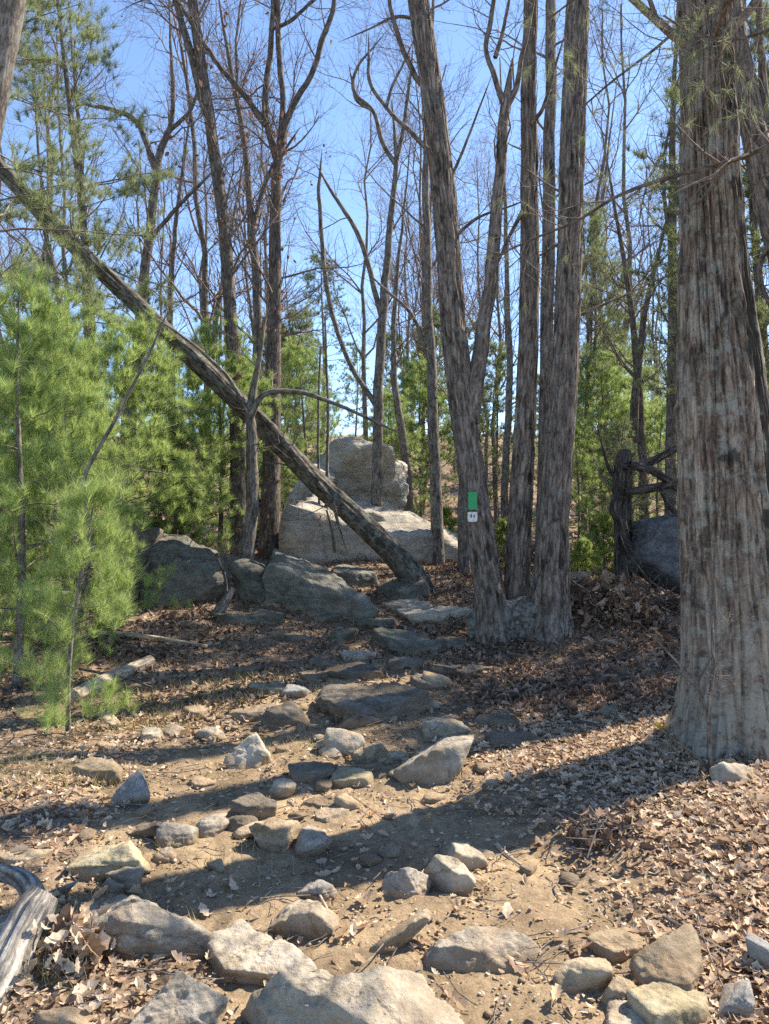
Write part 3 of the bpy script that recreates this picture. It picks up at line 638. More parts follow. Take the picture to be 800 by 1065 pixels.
oakt = ptree('tree', 'huge furrowed tree trunk filling the right side', 'tree', (op[0][0], op[0][1], H(op[0][0], op[0][1])), oak, 'oak', [], 5, (9, 5, 5), .62, None, (2.2, .9, .4))
# ---- leaning tree behind it at the right edge
tr = simple([(872, 620, 48), (862, 560, 44), (850, 430, 38), (830, 320, 33), (801, 215, 28), (780, 115, 25), (766, 45, 23), (758, -30, 20), (750, -200, 14)], 7.3, 7.5, 12)
ptree('tree', 'dark tree leaning in at the top right corner behind the huge trunk', 'tree', tuple(tr[1][0]), tr, 'pine',
      [limb([(795, 190, 10), (797, 120, 9), (792, 60, 8), (790, -20, 6)], 7.4), limb([(806, 240, 6), (790, 280, 5), (805, 330, 4)], 7.4)], 6, (8, 5, 4), .3)
tr = simple([(872, 680, 50), (870, 560, 46), (866, 400, 43), (863, 200, 40), (862, 0, 37), (858, -250, 30), (854, -600, 18)], 6.2, 7.1, 14)
ptree('tree', 'straight tree just outside the right edge whose shadow crosses the trail', 'tree', tuple(tr[1][0]), tr, 'pine', [], 7, (5, 4, 4), .6)
# ---- triple trunk
TG = 'stems of the triple trunk'
c1 = trace([(516, 690, 40), (513, 655, 35), (508, 610, 31), (496, 530, 29), (483, 440, 27), (473, 350, 26), (467, 270, 25), (459, 180, 25), (447, 80, 23), (435, 0, 21), (422, -90, 18), (405, -250, 12)], 7.5, 7.9, 44)
C1 = (big_trunk(*c1, 150, 420, .014, .03, 8, .2, 4), *c1)
ctree = ptree('tree', 'left stem of the triple trunk, bent and forked, carrying the green marker', 'tree', (c1[0][0][0], c1[0][0][1], H(c1[0][0][0], c1[0][0][1])), C1, 'pine', [
    limb([(489, 440, 20), (497, 380, 17), (505, 330, 15), (513, 270, 14), (518, 200, 12), (526, 112, 11)], 7.6),
    limb([(526, 112, 8), (514, 80, 6), (506, 50, 5), (511, 20, 5), (517, -30, 4)], 7.6),
    limb([(526, 112, 8), (538, 90, 6), (542, 60, 5), (552, 20, 4), (560, -40, 3)], 7.6),
    limb([(515, 60, 5), (523, 35, 4), (530, 0, 3)], 7.6),
    limb([(449, 95, 7), (433, 80, 6), (412, 30, 5), (405, 0, 4), (404, -40, 3)], 7.8),
    limb([(447, 28, 5), (432, 20, 4), (410, 18, 3), (385, 30, 2)], 7.8),
    limb([(436, 12, 7), (443, -10, 6), (449, -60, 5)], 7.8),
    limb([(466, 260, 5), (475, 245, 4), (500, 225, 3), (530, 215, 2)], 7.7),
    limb([(462, 200, 4), (480, 160, 3), (500, 110, 2)], 7.7)], 9, (5, 4, 4), .5, TG, (1.0, .5, .3))
# burls
d_ = trace([(541, 690, 34), (539, 640, 28), (538, 600, 26), (542, 520, 24), (548, 400, 21), (551, 250, 19), (550, 100, 16), (552, 0, 14), (553, -100, 12), (556, -300, 8)], 7.7, 8., 40)
D1 = (big_trunk(*d_, 140, 400, .013, .03, 18, .2, 4), *d_)
ptree('tree', 'middle stem of the triple trunk, straight with a dark base', 'tree', (d_[0][0][0], d_[0][0][1], H(d_[0][0][0], d_[0][0][1])), D1, 'pine',
      [limb([(551, 205, 5), (535, 235, 4), (515, 280, 3)], 7.8), limb([(552, 130, 5), (565, 112, 4), (577, 72, 3)], 7.8)], 19, (4, 4, 4), .6, TG, (.9, .5, .3))
f_ = trace([(573, 700, 44), (573, 660, 38), (574, 600, 35), (578, 520, 32), (587, 400, 28), (592, 270, 26), (596, 130, 26), (601, 0, 24), (605, -100, 20), (612, -300, 13)], 7.4, 7.7, 44)
F1 = (big_trunk(*f_, 160, 420, .014, .05, 28, .2, 4), *f_)
ptree('tree', 'right stem of the triple trunk, thickest of the three', 'tree', (f_[0][0][0], f_[0][0][1], H(f_[0][0][0], f_[0][0][1])), F1, 'pine',
      [limb([(598, 330, 4), (620, 320, 3), (655, 305, 2)], 7.5)], 29, (5, 4, 4), .55, TG, (1.1, .5, .3))
e_ = simple([(562, 640, 16), (563, 560, 14), (567, 430, 13), (570, 270, 14), (572, 130, 12), (574, 0, 11), (577, -120, 9)], 9.2, 9.4)
ptree('tree', 'slim tree showing between the middle and right stems', 'tree', tuple(e_[1][0]), e_, 'pine', [], 39, (4, 4, 3), .5)
# swollen root crown under the triple stems
V, Fc = rockshape((1.0, .62, .62), 77, 'round', 6, .7, 0.)
o = mk('root_crown', V, Fc, None, bark_mat('root_bark', (.05, .045, .04), (.15, .135, .12), (.26, .245, .22), 22, .8, (.26, .28, .24), .5, .9, .015))
bk = o.data.attributes.new('bk', 'FLOAT_VECTOR', 'POINT'); bk.data.foreach_set('vector', V.astype(np.float32).ravel())
g = G(547, 668); o.location = (g[0]-.02, g[1]+.28, g[2]+.10); o.parent = ctree; o.location = np.array(o.location)-np.array(ctree.location)

# ---- trail marker + tag on the left stem
def plate(name, c, w, h, th, mat, rz, label, cat, rx=0, corner=.12):
    b = bmesh.new(); bmesh.ops.create_cube(b, size=1); bmesh.ops.scale(b, vec=(w, th, h), verts=b.verts)
    bmesh.ops.bevel(b, geom=[e for e in b.edges if abs((e.verts[0].co-e.verts[1].co).y) > th*.5], offset=min(w, h)*corner, segments=3, affect='EDGES')
    me = bpy.data.meshes.new(name); b.to_mesh(me); b.free(); me.materials.append(M[mat]); o = bpy.data.objects.new(name, me); C.objects.link(o)
    o.location = c; o.rotation_euler = (rx, 0, rz); return tag(o, label, cat) if label else o
k = P(490.5, 521, 7.45); k[1] = 7.36
gm = plate('trail_marker', k, .085, .17, .006, 'green', .12, 'green plastic trail marker nailed to the left stem', 'trail marker', corner=.06)
k2 = P(490.5, 537.5, 7.45); k2[1] = 7.37
wt = plate('tag', k2, .095, .095, .006, 'white', .12, 'small white square tag below the green trail marker', 'tag', -.05, .08)
for (dx, dz, w, h) in ((-.012, .008, .010, .034), (.016, .006, .010, .030)):
    q = plate('printed_mark', (dx, -.0045, dz), w, h, .002, 'ink', 0, None, None); q.parent = wt
nb = plate('nail', (0, -.004, .07), .008, .008, .003, 'ink', 0, None, None, corner=.4); nb.parent = gm

# ---- fallen leaning tree
lg = trace([(440, 622, 29), (425, 594, 25), (385, 552, 23), (330, 502, 22), (270, 440, 21), (200, 372, 19), (130, 305, 18), (60, 238, 17), (10, 185, 16), (-60, 110, 14)], 9.8, 8.4, 40)
LG = (big_trunk(*lg, 80, 300, .008, .015, 41, .25, 3), *lg)
ptree('fallen_tree', 'dead tree leaning diagonally from the ledge to the upper left', 'fallen tree', tuple(lg[0][0]), LG, 'log',
      [limb([(330, 502, 6), (345, 520, 5), (352, 545, 3)], 9.3), limb([(318, 488, 8), (280, 440, 6), (262, 425, 4)], 9.2)], 42, (7, 4, 3), .3, None, (.8, .4, .25))
# ---- grey forked sapling in front that props it
sp = simple([(250, 628, 20), (254, 600, 16), (262, 540, 13), (262, 470, 12), (260, 430, 10), (268, 380, 6), (276, 330, 4)], 9.0, 8.9)
ptree('sapling', 'pale grey forked sapling propping the leaning dead tree', 'tree', tuple(sp[1][0]), sp, 'grey', [
    limb([(260, 435, 8), (275, 410, 6), (310, 408, 5), (350, 420, 4), (392, 440, 3)], 8.9), limb([(260, 432, 5), (235, 390, 4), (190, 350, 3), (160, 330, 2)], 8.9)], 43, (4, 4, 3), .5, None, (.7, .4, .2))

# ---- traced mid-distance bare trees
def tt(label, pts, d, mat='grey', limbs=(), seed=1, cnt=(10, 6, 7), t0=.35, red=0, L=(1.4, .7, .4), group='bare trees behind the ledge', k=10, d1=None):
    tr = simple([(a, b, c*.86) for a, b, c in pts]+[(2*pts[-1][0]-pts[-2][0], 2*pts[-1][1]-pts[-2][1], pts[-1][2]*.3)], d, d1, k)
    lb = [limb(l, d) for l in limbs]
    return ptree('bare_tree', label, 'tree', tuple(tr[1][0]), tr, mat, lb, seed, cnt, t0, group, L, red=red)
tt('dark bare tree with reddish upper trunk and three way fork above the outcrop', [(279, 600, 30), (281, 540, 25), (284, 400, 19), (286, 300, 16), (287, 200, 13), (290, 165, 11)], 11, 'dark',
   [[(289, 170, 8), (276, 115, 7), (281, 60, 6), (284, 0, 5), (280, -60, 4)], [(290, 165, 8), (294, 110, 6), (290, 40, 6), (288, -30, 5)], [(290, 165, 8), (300, 120, 7), (325, 75, 6), (335, 40, 6), (347, 5, 5), (350, -60, 4)],
    [(276, 130, 7), (255, 100, 6), (225, 65, 5), (190, 10, 4)], [(284, 30, 4), (305, 20, 4), (330, -5, 3)]], 51, (13, 6, 5), .3, 420)
tt('tall dark tree running up to the top edge behind the propping sapling', [(250, 600, 26), (248, 480, 20), (244, 380, 17), (236, 270, 15), (226, 180, 14), (213, 90, 13), (203, 20, 12), (192, -60, 10), (180, -180, 7)], 10.5, 'dark',
   [[(216, 120, 9), (200, 60, 8), (188, 20, 7), (175, -30, 6)], [(232, 230, 5), (222, 160, 4), (205, 90, 3)]], 52, (14, 6, 5), .3, 380)
tt('twisting bare tree with red specks between the two dark trunks', [(266, 560, 14), (262, 440, 11), (268, 330, 10), (262, 240, 9), (254, 150, 7), (240, 70, 5)], 13, 'dark', [[(262, 240, 5), (280, 180, 4), (300, 150, 3)]], 53, (12, 5, 5), .3, 160)
tt('bare tree rising behind the pines with a branching crown left of the tall dark one', [(130, 480, 17), (140, 390, 14), (150, 290, 12), (158, 220, 11), (166, 160, 9), (180, 120, 6), (178, 60, 4)], 14, 'dark',
   [[(163, 180, 7), (145, 130, 6), (120, 115, 5), (95, 110, 3)], [(172, 140, 5), (200, 110, 4), (212, 60, 3)], [(155, 250, 5), (185, 215, 4), (210, 190, 3)]], 54, (12, 6, 5), .3, 120)
tt('slim dark stem behind the pine thicket, curved at its foot', [(78, 470, 12), (72, 380, 10), (64, 320, 8), (54, 270, 7), (46, 230, 5), (40, 150, 3)], 13, 'dark', [], 55, (8, 4, 4))
tt('straight dark stem just right of the curved one behind the thicket', [(94, 480, 11), (92, 380, 9), (88, 280, 8), (85, 180, 6), (78, 90, 4)], 14, 'dark', [], 56, (8, 4, 4))
tt('leaning grey stem above the pines left of centre', [(208, 480, 10), (216, 400, 8), (226, 330, 7), (236, 270, 5), (246, 210, 3)], 15, 'grey', [], 57, (9, 5, 4))
tt('grey stem standing behind the dark fir', [(178, 500, 12), (179, 420, 9), (177, 330, 8), (180, 260, 6), (190, 180, 4)], 15, 'grey', [], 58, (9, 5, 4))
tt('reddish grey tree with a sunlit edge growing beside the outcrop, forked high', [(391, 565, 17), (393, 480, 13), (394, 400, 12), (399, 310, 10), (405, 240, 8), (412, 175, 6), (410, 140, 4)], 12, 'grey',
   [[(412, 172, 5), (398, 148, 5), (388, 115, 4), (368, 95, 4), (372, 70, 3), (388, 50, 2)], [(413, 165, 5), (420, 130, 4), (428, 70, 3)], [(388, 115, 4), (371, 105, 3), (367, 90, 3)],
    [(397, 330, 6), (375, 250, 5), (352, 210, 4), (341, 192, 3)], [(390, 420, 6), (360, 370, 5), (340, 300, 5), (332, 210, 4), (333, 180, 3)]], 61, (7, 5, 5), .3)
tt('slender sunlit edged tree left of the forked stem, meeting it high up', [(456, 592, 17), (453, 500, 14), (449, 400, 12), (445, 300, 10), (443, 220, 9), (444, 150, 8), (448, 60, 6)], 11.5, 'grey',
   [[(444, 155, 6), (425, 135, 5), (402, 112, 4), (385, 85, 4), (384, 60, 3)], [(402, 112, 4), (408, 90, 3), (425, 55, 2)], [(449, 380, 5), (430, 330, 4), (400, 300, 3)]], 62, (7, 5, 5), .35)
tt('pale slim tree on the hillside between the two sunlit edged ones', [(426, 566, 13), (424, 500, 10), (415, 430, 9), (409, 380, 7), (412, 300, 5), (420, 220, 3)], 14.5, 'grey', [], 63, (9, 5, 5))
tt('short thick bare trunk peeking out just left of the marker stem', [(484, 605, 19), (483, 560, 16), (482, 480, 13), (478, 400, 10), (476, 300, 7)], 11, 'grey', [], 64, (6, 5, 4), .5)
tt('straight grey trunk just left of the huge trunk', [(697, 560, 15), (698, 450, 13), (700, 340, 12), (699, 220, 10), (700, 120, 7), (704, 30, 4)], 12, 'grey', [[(699, 260, 5), (690, 200, 4), (693, 150, 3), (700, 120, 2)]], 65, (10, 5, 5), .3)
tt('left one of the dark trunks behind the dead snag', [(653, 560, 15), (656, 480, 12), (662, 400, 10), (672, 320, 7), (688, 250, 4)], 12.5, 'dark', [], 66, (10, 5, 5))
tt('right one of the dark trunks behind the dead snag', [(671, 560, 14), (668, 480, 11), (664, 400, 9), (655, 310, 7), (640, 220, 4)], 13, 'dark', [], 67, (10, 5, 5))
tt('thin bare tree seen through the gap right of the thick stem', [(616, 560, 10), (613, 470, 8), (612, 380, 7), (618, 280, 5), (630, 180, 3)], 15, 'grey', [[(613, 400, 4), (620, 340, 3), (618, 300, 3)]], 68, (10, 5, 5))
tt('pale bare tree showing between middle and left stems', [(527, 600, 11), (525, 500, 9), (530, 400, 8), (528, 300, 6), (524, 180, 4)], 14, 'grey', [], 69, (9, 5, 5))
tt('thick grey trunk leaning right at the top left corner', [(-95, 640, 46), (-62, 430, 40), (-30, 230, 35), (-8, 110, 32), (8, 30, 30), (18, -30, 28), (40, -170, 20)], 5.6, 'grey', [], 70, (5, 4, 4), .7, 0, (1.2, .6, .3), 'leaning trees', 16)
# vertical pair of sticks in front of the outcrop
for lb, a in (('left of two thin bare saplings before the outcrop', [(333, 575, 4), (332, 520, 3), (331, 440, 2.5), (333, 360, 2)]), ('right of two thin bare saplings before the outcrop', [(339, 575, 4.5), (340, 500, 3.5), (341, 420, 3), (338, 330, 2)])):
    tr = simple(a, 11, None, 6); ptree('sapling', lb, 'sapling', tuple(tr[1][0]), tr, 'grey', [], len(lb), (4, 3, 3), .4, 'saplings before the outcrop', (.5, .25, .15))

# ---------------------------------------------------------------- dead snag + debris on the right
sg = simple([(648, 612, 20), (648, 560, 18), (647, 520, 20), (648, 490, 20), (650, 468, 12)], 8.8, None, 12)
ptree('dead_snag', 'black broken snag with bare limbs reaching right to the huge trunk', 'dead tree', tuple(sg[1][0]), sg, 'charred', [
    limb([(648, 486, 11), (672, 482, 9), (690, 474, 8), (714, 462, 7)], 8.7), limb([(655, 483, 9), (680, 490, 9), (705, 508, 8)], 8.6), limb([(650, 512, 7), (676, 508, 9), (712, 500, 8)], 8.6),
    limb([(642, 515, 12), (640, 530, 12), (646, 545, 12), (655, 575, 10), (665, 592, 8)], 8.6), limb([(688, 508, 7), (697, 528, 6), (715, 540, 5)], 8.6), limb([(649, 505, 5), (635, 490, 4), (628, 470, 3)], 8.8)], 81, (10, 5, 4), .2, None, (.6, .35, .2), twmat='grey')
# brush pile of leaves and roots
g = G(640, 650); rng = R_(82)
bp = thing('brush_pile', 'heap of brown dead leaves and tangled roots before the blue grey slab', 'brush pile', (g[0], g[1]+.2, g[2]))
n = 1300; px = rng.normal(0, .45, n); pyy = rng.normal(0, .2, n); pz = rng.uniform(0, 1, n)**1.5*.42*np.exp(-(px/.5)**2)
lv = leaves(rng, v3(g[0]+px, g[1]+.2+pyy, hgt(g[0]+px, g[1]+.2+pyy)+pz), .09, (LV, LF), 1., .7)
M['leaf_rust'] = leaf_mat('rusty_leaves', [(0, (.08, .04, .028)), (.4, (.2, .105, .065)), (.8, (.36, .2, .125)), (1, (.46, .33, .24))], .25)
mk('leaves', lv[0], lv[1], None, M['leaf_old'], bp, smooth=False)
n = 120; st = v3(g[0]+rng.normal(0, .38, n), g[1]+.2+rng.normal(0, .15, n), g[2]+rng.uniform(.0, .25, n)); dr = norm(rng.normal(size=(n, 3))*[1, .5, .6]+[0, 0, .3])
pp = np.stack([st+dr*t*rng.uniform(.2, .55, (n, 1))+rng.normal(0, .02, (n, 3)) for t in (0, .35, .7, 1)], 1)
v, q, b = tubes(pp, np.repeat(rng.uniform(.003, .012, (n, 1)), 4, 1)*np.array([1, .9, .7, .4]), 5); mk('roots', v, None, q, M['dark'], bp, attr={'bk': b})

def stick(name, label, cat, pts, dlist, mat, k=8, group=None, n=14, lift=None, seed=0, ridge=.0, caps=True):
    """pts (px,py,width); lies on the ground when dlist is None"""
    if dlist is None:
        Q3 = []; r = []
        for (a, b, w) in pts:
            g = G(a, b); rr = w/2/F*g[1]; Q3.append([g[0], g[1], g[2]+rr*.55+(lift or 0)]); r.append(rr)
    else:
        Q3 = [P(a, b, d) for (a, b, w), d in zip(pts, dlist)]; r = [w/2/F*d for (a, b, w), d in zip(pts, dlist)]
    A = catmull(np.column_stack([Q3, r]), n)
    if ridge:
        Vq = big_trunk(A[:, :3], A[:, 3], 56, 110, ridge, 0, seed)
        kk, nn = 56, 110
    else:
        Vq = tubes(A[None, :, :3], A[None, :, 3], k); kk, nn = k, n
    V, Q, B = Vq; m = len(V)
    V = np.vstack([V, A[0, :3], A[-1, :3]]); B = np.vstack([B, [0, 0, 0], [0, 0, 1]])
    T = np.array([(m, (j+1) % kk, j) for j in range(kk)]+[(m+1, (nn-1)*kk+j, (nn-1)*kk+(j+1) % kk) for j in range(kk)])
    o = mk(name, V, T, Q, M[mat], attr={'bk': B}); return tag(o, label, cat, group)
# gnarled bleached log bottom-left
def wood(pts, rr, name, parent=None, seed=91, k=120, n=260, ridge=.0075):
    A = catmull(np.column_stack([pts, rr]), 40); V, Q, B = big_trunk(A[:, :3], A[:, 3], k, n, ridge, 0, seed)
    m = len(V); V = np.vstack([V, A[-1, :3]]); B = np.vstack([B, [0, 0, 1]]); T = np.array([(m, (n-1)*k+j, (n-1)*k+(j+1) % k) for j in range(k)])
    return mk(name, V, T, Q, M['drift'], parent, attr={'bk': B})
gl = tag(wood([P(-46, 1125, 2.25), P(-18, 1060, 2.36), P(4, 1010, 2.47), P(20, 975, 2.56), P(36, 946, 2.64), P(46, 930, 2.68)], [.074, .068, .070, .062, .064, .052], 'log', None, 91, 130, 240, .011), 'thick grey weathered log with a broken end at the bottom left corner', 'log')
wood([P(38, 938, 2.66), P(28, 920, 2.72), P(8, 908, 2.8), P(-14, 910, 2.84), P(-40, 916, 2.88)], [.045, .040, .034, .032, .03], 'branch', gl, 93, 70, 110, .008)
wood([P(30, 952, 2.6), P(14, 958, 2.66), P(-10, 966, 2.7), P(-40, 980, 2.74)], [.04, .03, .026, .022], 'branch', gl, 92, 60, 80, .008)
stick('log', 'short broken pale log lying on the left bank', 'log', [(76, 730, 17), (100, 718, 17), (130, 704, 15), (156, 692, 13)], None, 'palewood', seed=93, ridge=.008)
stick('stick', 'thin dark stick lying across the short broken log', 'stick', [(82, 704, 3.5), (105, 709, 3), (130, 714, 3), (158, 724, 2)], None, 'dark', lift=.06)
stick('stick', 'slanting pale dead stick against the large rounded boulder', 'stick', [(134, 620, 4), (145, 600, 4), (158, 580, 3)], [8.4, 8.5, 8.7], 'grey')
stick('stump', 'splintered pale stump stub below the propping sapling', 'stump', [(224, 642, 12), (233, 628, 11), (243, 612, 4)], [8.2, 8.25, 8.3], 'grey', seed=95, ridge=.01)
stick('stick', 'pale pointed stick lying on bare dirt right of the pale rocks', 'stick', [(515, 880, 6), (530, 893, 5), (557, 912, 2)], None, 'palewood')
stick('stick', 'thin pale stick standing in litter near the rounded tan block', 'stick', [(333, 938, 3), (342, 958, 4), (347, 980, 3)], None, 'palewood', lift=.02)
stick('branch', 'long thin branch lying above the corner pile of rocks', 'branch', [(690, 960, 4), (715, 975, 4), (745, 992, 4), (790, 1022, 3)], None, 'grey', lift=.02)
stick('branch', 'dark branch lying in leaves left of the huge trunk', 'branch', [(590, 752, 3), (610, 757, 4), (632, 760, 4), (650, 752, 2)], None, 'dark', lift=.02)
stick('branch', 'long flat dead limb on the leaves at the foot of the left pines', 'branch', [(70, 668, 5), (110, 664, 7), (160, 668, 6), (215, 676, 4)], None, 'palewood', lift=.02)
stick('branch', 'low dark dead limb under the pale left edge boulder', 'branch', [(-10, 668, 5), (25, 668, 6), (62, 672, 5)], None, 'dark', lift=.02)
stick('log', 'fallen log on the hillside behind the marker stem', 'log', [(430, 552, 5), (455, 563, 6), (485, 575, 6)], [14, 13.6, 13.2], 'palewood')
# twig heap
g = G(628, 872); n = 60; rng = R_(97)
st = v3(g[0]+rng.normal(0, .07, n), g[1]+rng.normal(0, .06, n), g[2]+rng.uniform(0, .06, n)); dr = norm(rng.normal(size=(n, 3))*[1, .8, .45])
pp = np.stack([st+dr*t*rng.uniform(.06, .22, (n, 1)) for t in (-.5, 0, .5)], 1)
v, q, b = tubes(pp, np.repeat(rng.uniform(.002, .005, (n, 1)), 3, 1), 5)
th = thing('twig_heap', 'small tangle of grey twigs and dark leaves on the edge of the dirt', 'twig heap', tuple(g))
mk('twigs', v, None, q, M['grey'], th, attr={'bk': b})
n = 120; lv = leaves(rng, v3(g[0]+rng.normal(0, .09, n), g[1]+rng.normal(0, .08, n), g[2]+rng.uniform(0, .06, n)), .06, (LV, LF), .9, .8); mk('leaves', lv[0], lv[1], None, M['leaf_old'], th, smooth=False)
# dry oak seedling clump bottom-left
g = G(82, 1000); n = 150
th = thing('leaf_clump', 'clump of dry brown oak leaves on stems beside the weathered grey log', 'dry leaves', tuple(g))
lv = leaves(rng, v3(g[0]+rng.normal(0, .06, n), g[1]+rng.normal(0, .06, n), g[2]+rng.uniform(.01, .12, n)), .065, (LV, LF), .8, .8); mk('leaves', lv[0], lv[1], None, M['leaf'], th, smooth=False)
st = v3(g[0]+rng.normal(0, .04, 10), g[1]+rng.normal(0, .04, 10), g[2]); pp = np.stack([st, st+rng.normal(0, .02, (10, 3))+[0, 0, .07], st+rng.normal(0, .04, (10, 3))+[0, 0, .13]], 1)
v, q, b = tubes(pp, np.full((10, 3), .002), 5); mk('stems', v, None, q, M['twig'], th, attr={'bk': b})
# bare seedling before the huge trunk
tr = simple([(740, 802, 6), (738, 770, 5), (738, 735, 4), (742, 690, 4), (741, 640, 2.5)], 4.05, None, 7)
ptree('sapling', 'spindly bare pale seedling in front of the huge trunk', 'sapling', tuple(tr[1][0]), tr, 'grey', [limb([(737, 745, 3.5), (728, 720, 3), (724, 708, 2.5), (714, 698, 2.5)], 4.05), limb([(725, 710, 2), (732, 698, 2)], 4.05), limb([(738, 800, 4), (720, 783, 3), (705, 772, 2)], 4.05)], 98, (6, 4, 3), .5, None, (.16, .1, .06), twmat='grey')
g = G(688, 764); lv = leaves(R_(3), np.array([[g[0], g[1], g[2]+.03]]), .075, (LV, LF), .3, .4)
tag(mk('leaf', lv[0], lv[1], None, M['yellow'], smooth=False), 'bright yellow leaf on the ground left of the huge trunk', 'leaf')
# tangle of dead twigs by the rounded boulder
for lb, sd, a in (('wiry dead twigs between the rounded boulder and the propping sapling', 99, [(236, 625, 4), (234, 600, 3), (226, 580, 2)]), ('thin arching dead shoot over the slanting layered slab', 100, [(348, 575, 3), (346, 555, 2.5), (340, 530, 2)])):
    tr = simple(a, 8.3, None, 6); ptree('dead_shrub', lb, 'shrub', tuple(tr[1][0]), tr, 'dark', [], sd, (6, 4, 3), .1, 'dead shrubs by the boulders', (.45, .22, .12))

# ---------------------------------------------------------------- pines
def pine_geo(seed, h, r0, crown0=.1, blen=.9, whorls=12, per=5, sub=7, per_n=30, nl=.1, nw=.0016, lean=(0, 0), tufts_per=3, up=.12, ang=(60, 85), taper=1., droop=.1, gap=.0):
    rng = R_(seed); n = 14; t = np.linspace(0, 1, n)
    Pt = np.stack([lean[0]*h*t**1.5+.012*h*np.sin(t*5+seed), lean[1]*h*t**1.5+.012*h*np.cos(t*4+seed), h*t-.15*(t == 0)], -1); Rd = r0*(1-.9*t)+.003
    trunk = tubes(Pt[None], Rd[None], 9)
    tb = np.repeat(np.linspace(crown0, .97, whorls), per)+rng.uniform(-.02, .02, whorls*per); tb = np.clip(tb, 0, .985)
    if gap: tb = tb[rng.uniform(size=len(tb)) > gap]
    N = len(tb); f = tb*(n-1.001); i = f.astype(int); w = (f-i)[:, None]; pos = Pt[i]*(1-w)+Pt[i+1]*w
    az = np.arange(N)*2.4+rng.uniform(-.4, .4, N); el = np.radians(90-rng.uniform(*ang, N))
    d = np.stack([np.cos(az)*np.cos(el), np.sin(az)*np.cos(el), np.sin(el)], -1)
    prof = np.clip((1-tb)/(1-crown0), 0, 1)**taper*.92+.1; prof = prof*np.clip(.55+(tb-crown0)*3, 0, 1)
    ln = blen*prof*rng.uniform(.65, 1.15, N)
    pts = [pos]; m = 6
    for k in range(m-1):
        d = norm(d+rng.normal(0, .1, (N, 3))+np.array([0, 0, up*(k/(m-1))-droop*.3])); pos = pos+d*(ln/(m-1))[:, None]; pts.append(pos)
    BP = np.stack(pts, 1); BR = np.maximum(.010*ln, .003)[:, None]*np.linspace(1, .35, m)[None]
    S, SR = spawn(rng, BP, BR, sub, .25, 1., 0, (25, 60), .06, 4, .6, .12, L=.32*blen*.9)
    br = joinm([tubes(BP, BR, 5), tubes(S, SR, 3)])
    # tufts on shoots and branch tips
    tp = [S[:, -1], BP[:, -1]]; td = [S[:, -1]-S[:, -2], BP[:, -1]-BP[:, -2]]
    for q in range(tufts_per-1):
        fr = (q+1)/tufts_per; k = fr*3; a = int(k); ww = k-a
        tp.append(S[:, a]*(1-ww)+S[:, a+1]*ww); td.append(S[:, a+1]-S[:, a])
    tp = np.concatenate(tp); td = norm(np.concatenate(td)+np.array([0, 0, .25]))
    nd = needles(rng, tp, td, per_n, nl, nw, .85, .06)
    return trunk, br, nd
def pine(name, label, geo, loc, mats=('grey', 'twig', 'needle'), group=None, rz=0, cat='pine tree'):
    t = thing(name, label, cat, (0, 0, 0), group); tr, br, nd = geo
    mk('trunk', tr[0], None, tr[1], M[mats[0]], t, attr={'bk': tr[2]})
    mk('branches', br[0], None, br[1], M[mats[1]], t, attr={'bk': br[2]})
    mk('foliage', nd[0], nd[1], None, M[mats[2]], t, smooth=False)
    t.location = loc; t.rotation_euler = (0, 0, rz); return t
def at(px, d, dz=0): x = (px-CX)/F*d; return (x, d, H(x, d)+dz)
YG = 'young pines of the left thicket'
ya = pine_geo(201, 3.0, .035, .06, 1.05, 13, 5, 6, 92, .115, .0024, (.03, 0), 2)
yb = pine_geo(202, 2.7, .03, .05, 1.15, 12, 5, 6, 92, .12, .0026, (-.04, .02), 2)
yc = pine_geo(203, 3.6, .04, .08, 1.2, 14, 5, 6, 84, .12, .003, (.02, .03), 2)
p1 = pine('young_pine', 'bushy bright young pine at the left edge of the thicket', ya, at(15, 5.8), group=YG)
p2 = pine('young_pine', 'bright young pine in the middle of the left thicket', yb, at(78, 6.7), group=YG); p2.scale = (.85, .85, 1)
p3 = pine('young_pine', 'tall young pine at the back of the left thicket', yc, at(58, 8.6), group=YG); p3.scale = (.9, .9, .82)
dup(p2, at(188, 10.2), 2.1, 1.02, 'young pine on the right flank of the thicket behind the rounded boulder')
dup(p1, at(-70, 6.6), 1.2, 1.15, 'young pine mostly beyond the left edge of the picture')
dup(p2, at(148, 10.0), .8, .95, 'hazy young pine deep in the thicket between the dark stems')
dup(p1, at(5, 9.5), 2.9, 1., 'taller young pine behind the bushy left edge one')
dup(p2, at(318, 13.8), 1.1, 1.1, 'bright young pine behind the dark tree above the outcrop')
dup(p1, at(300, 16.5), 2.1, 1.3, 'young pine further back left of the outcrop')
dup(p2, at(240, 12.5), 4.1, 1.05, 'young pine behind the tall dark tree')
yd = pine_geo(209, 3.1, .035, .38, 1.3, 11, 5, 7, 90, .125, .0030, (.02, 0), 2)
p4 = pine('young_pine', 'bright young pine with a clear lower stem over the dark rock', yd, at(128, 8.6), group=YG)
dup(p4, at(228, 10.6), 2., 1., 'bright young pine reaching behind the propping sapling')
dup(p4, at(52, 7.3), 4., .95, 'full bright young pine between the left edge and the crooked sapling')
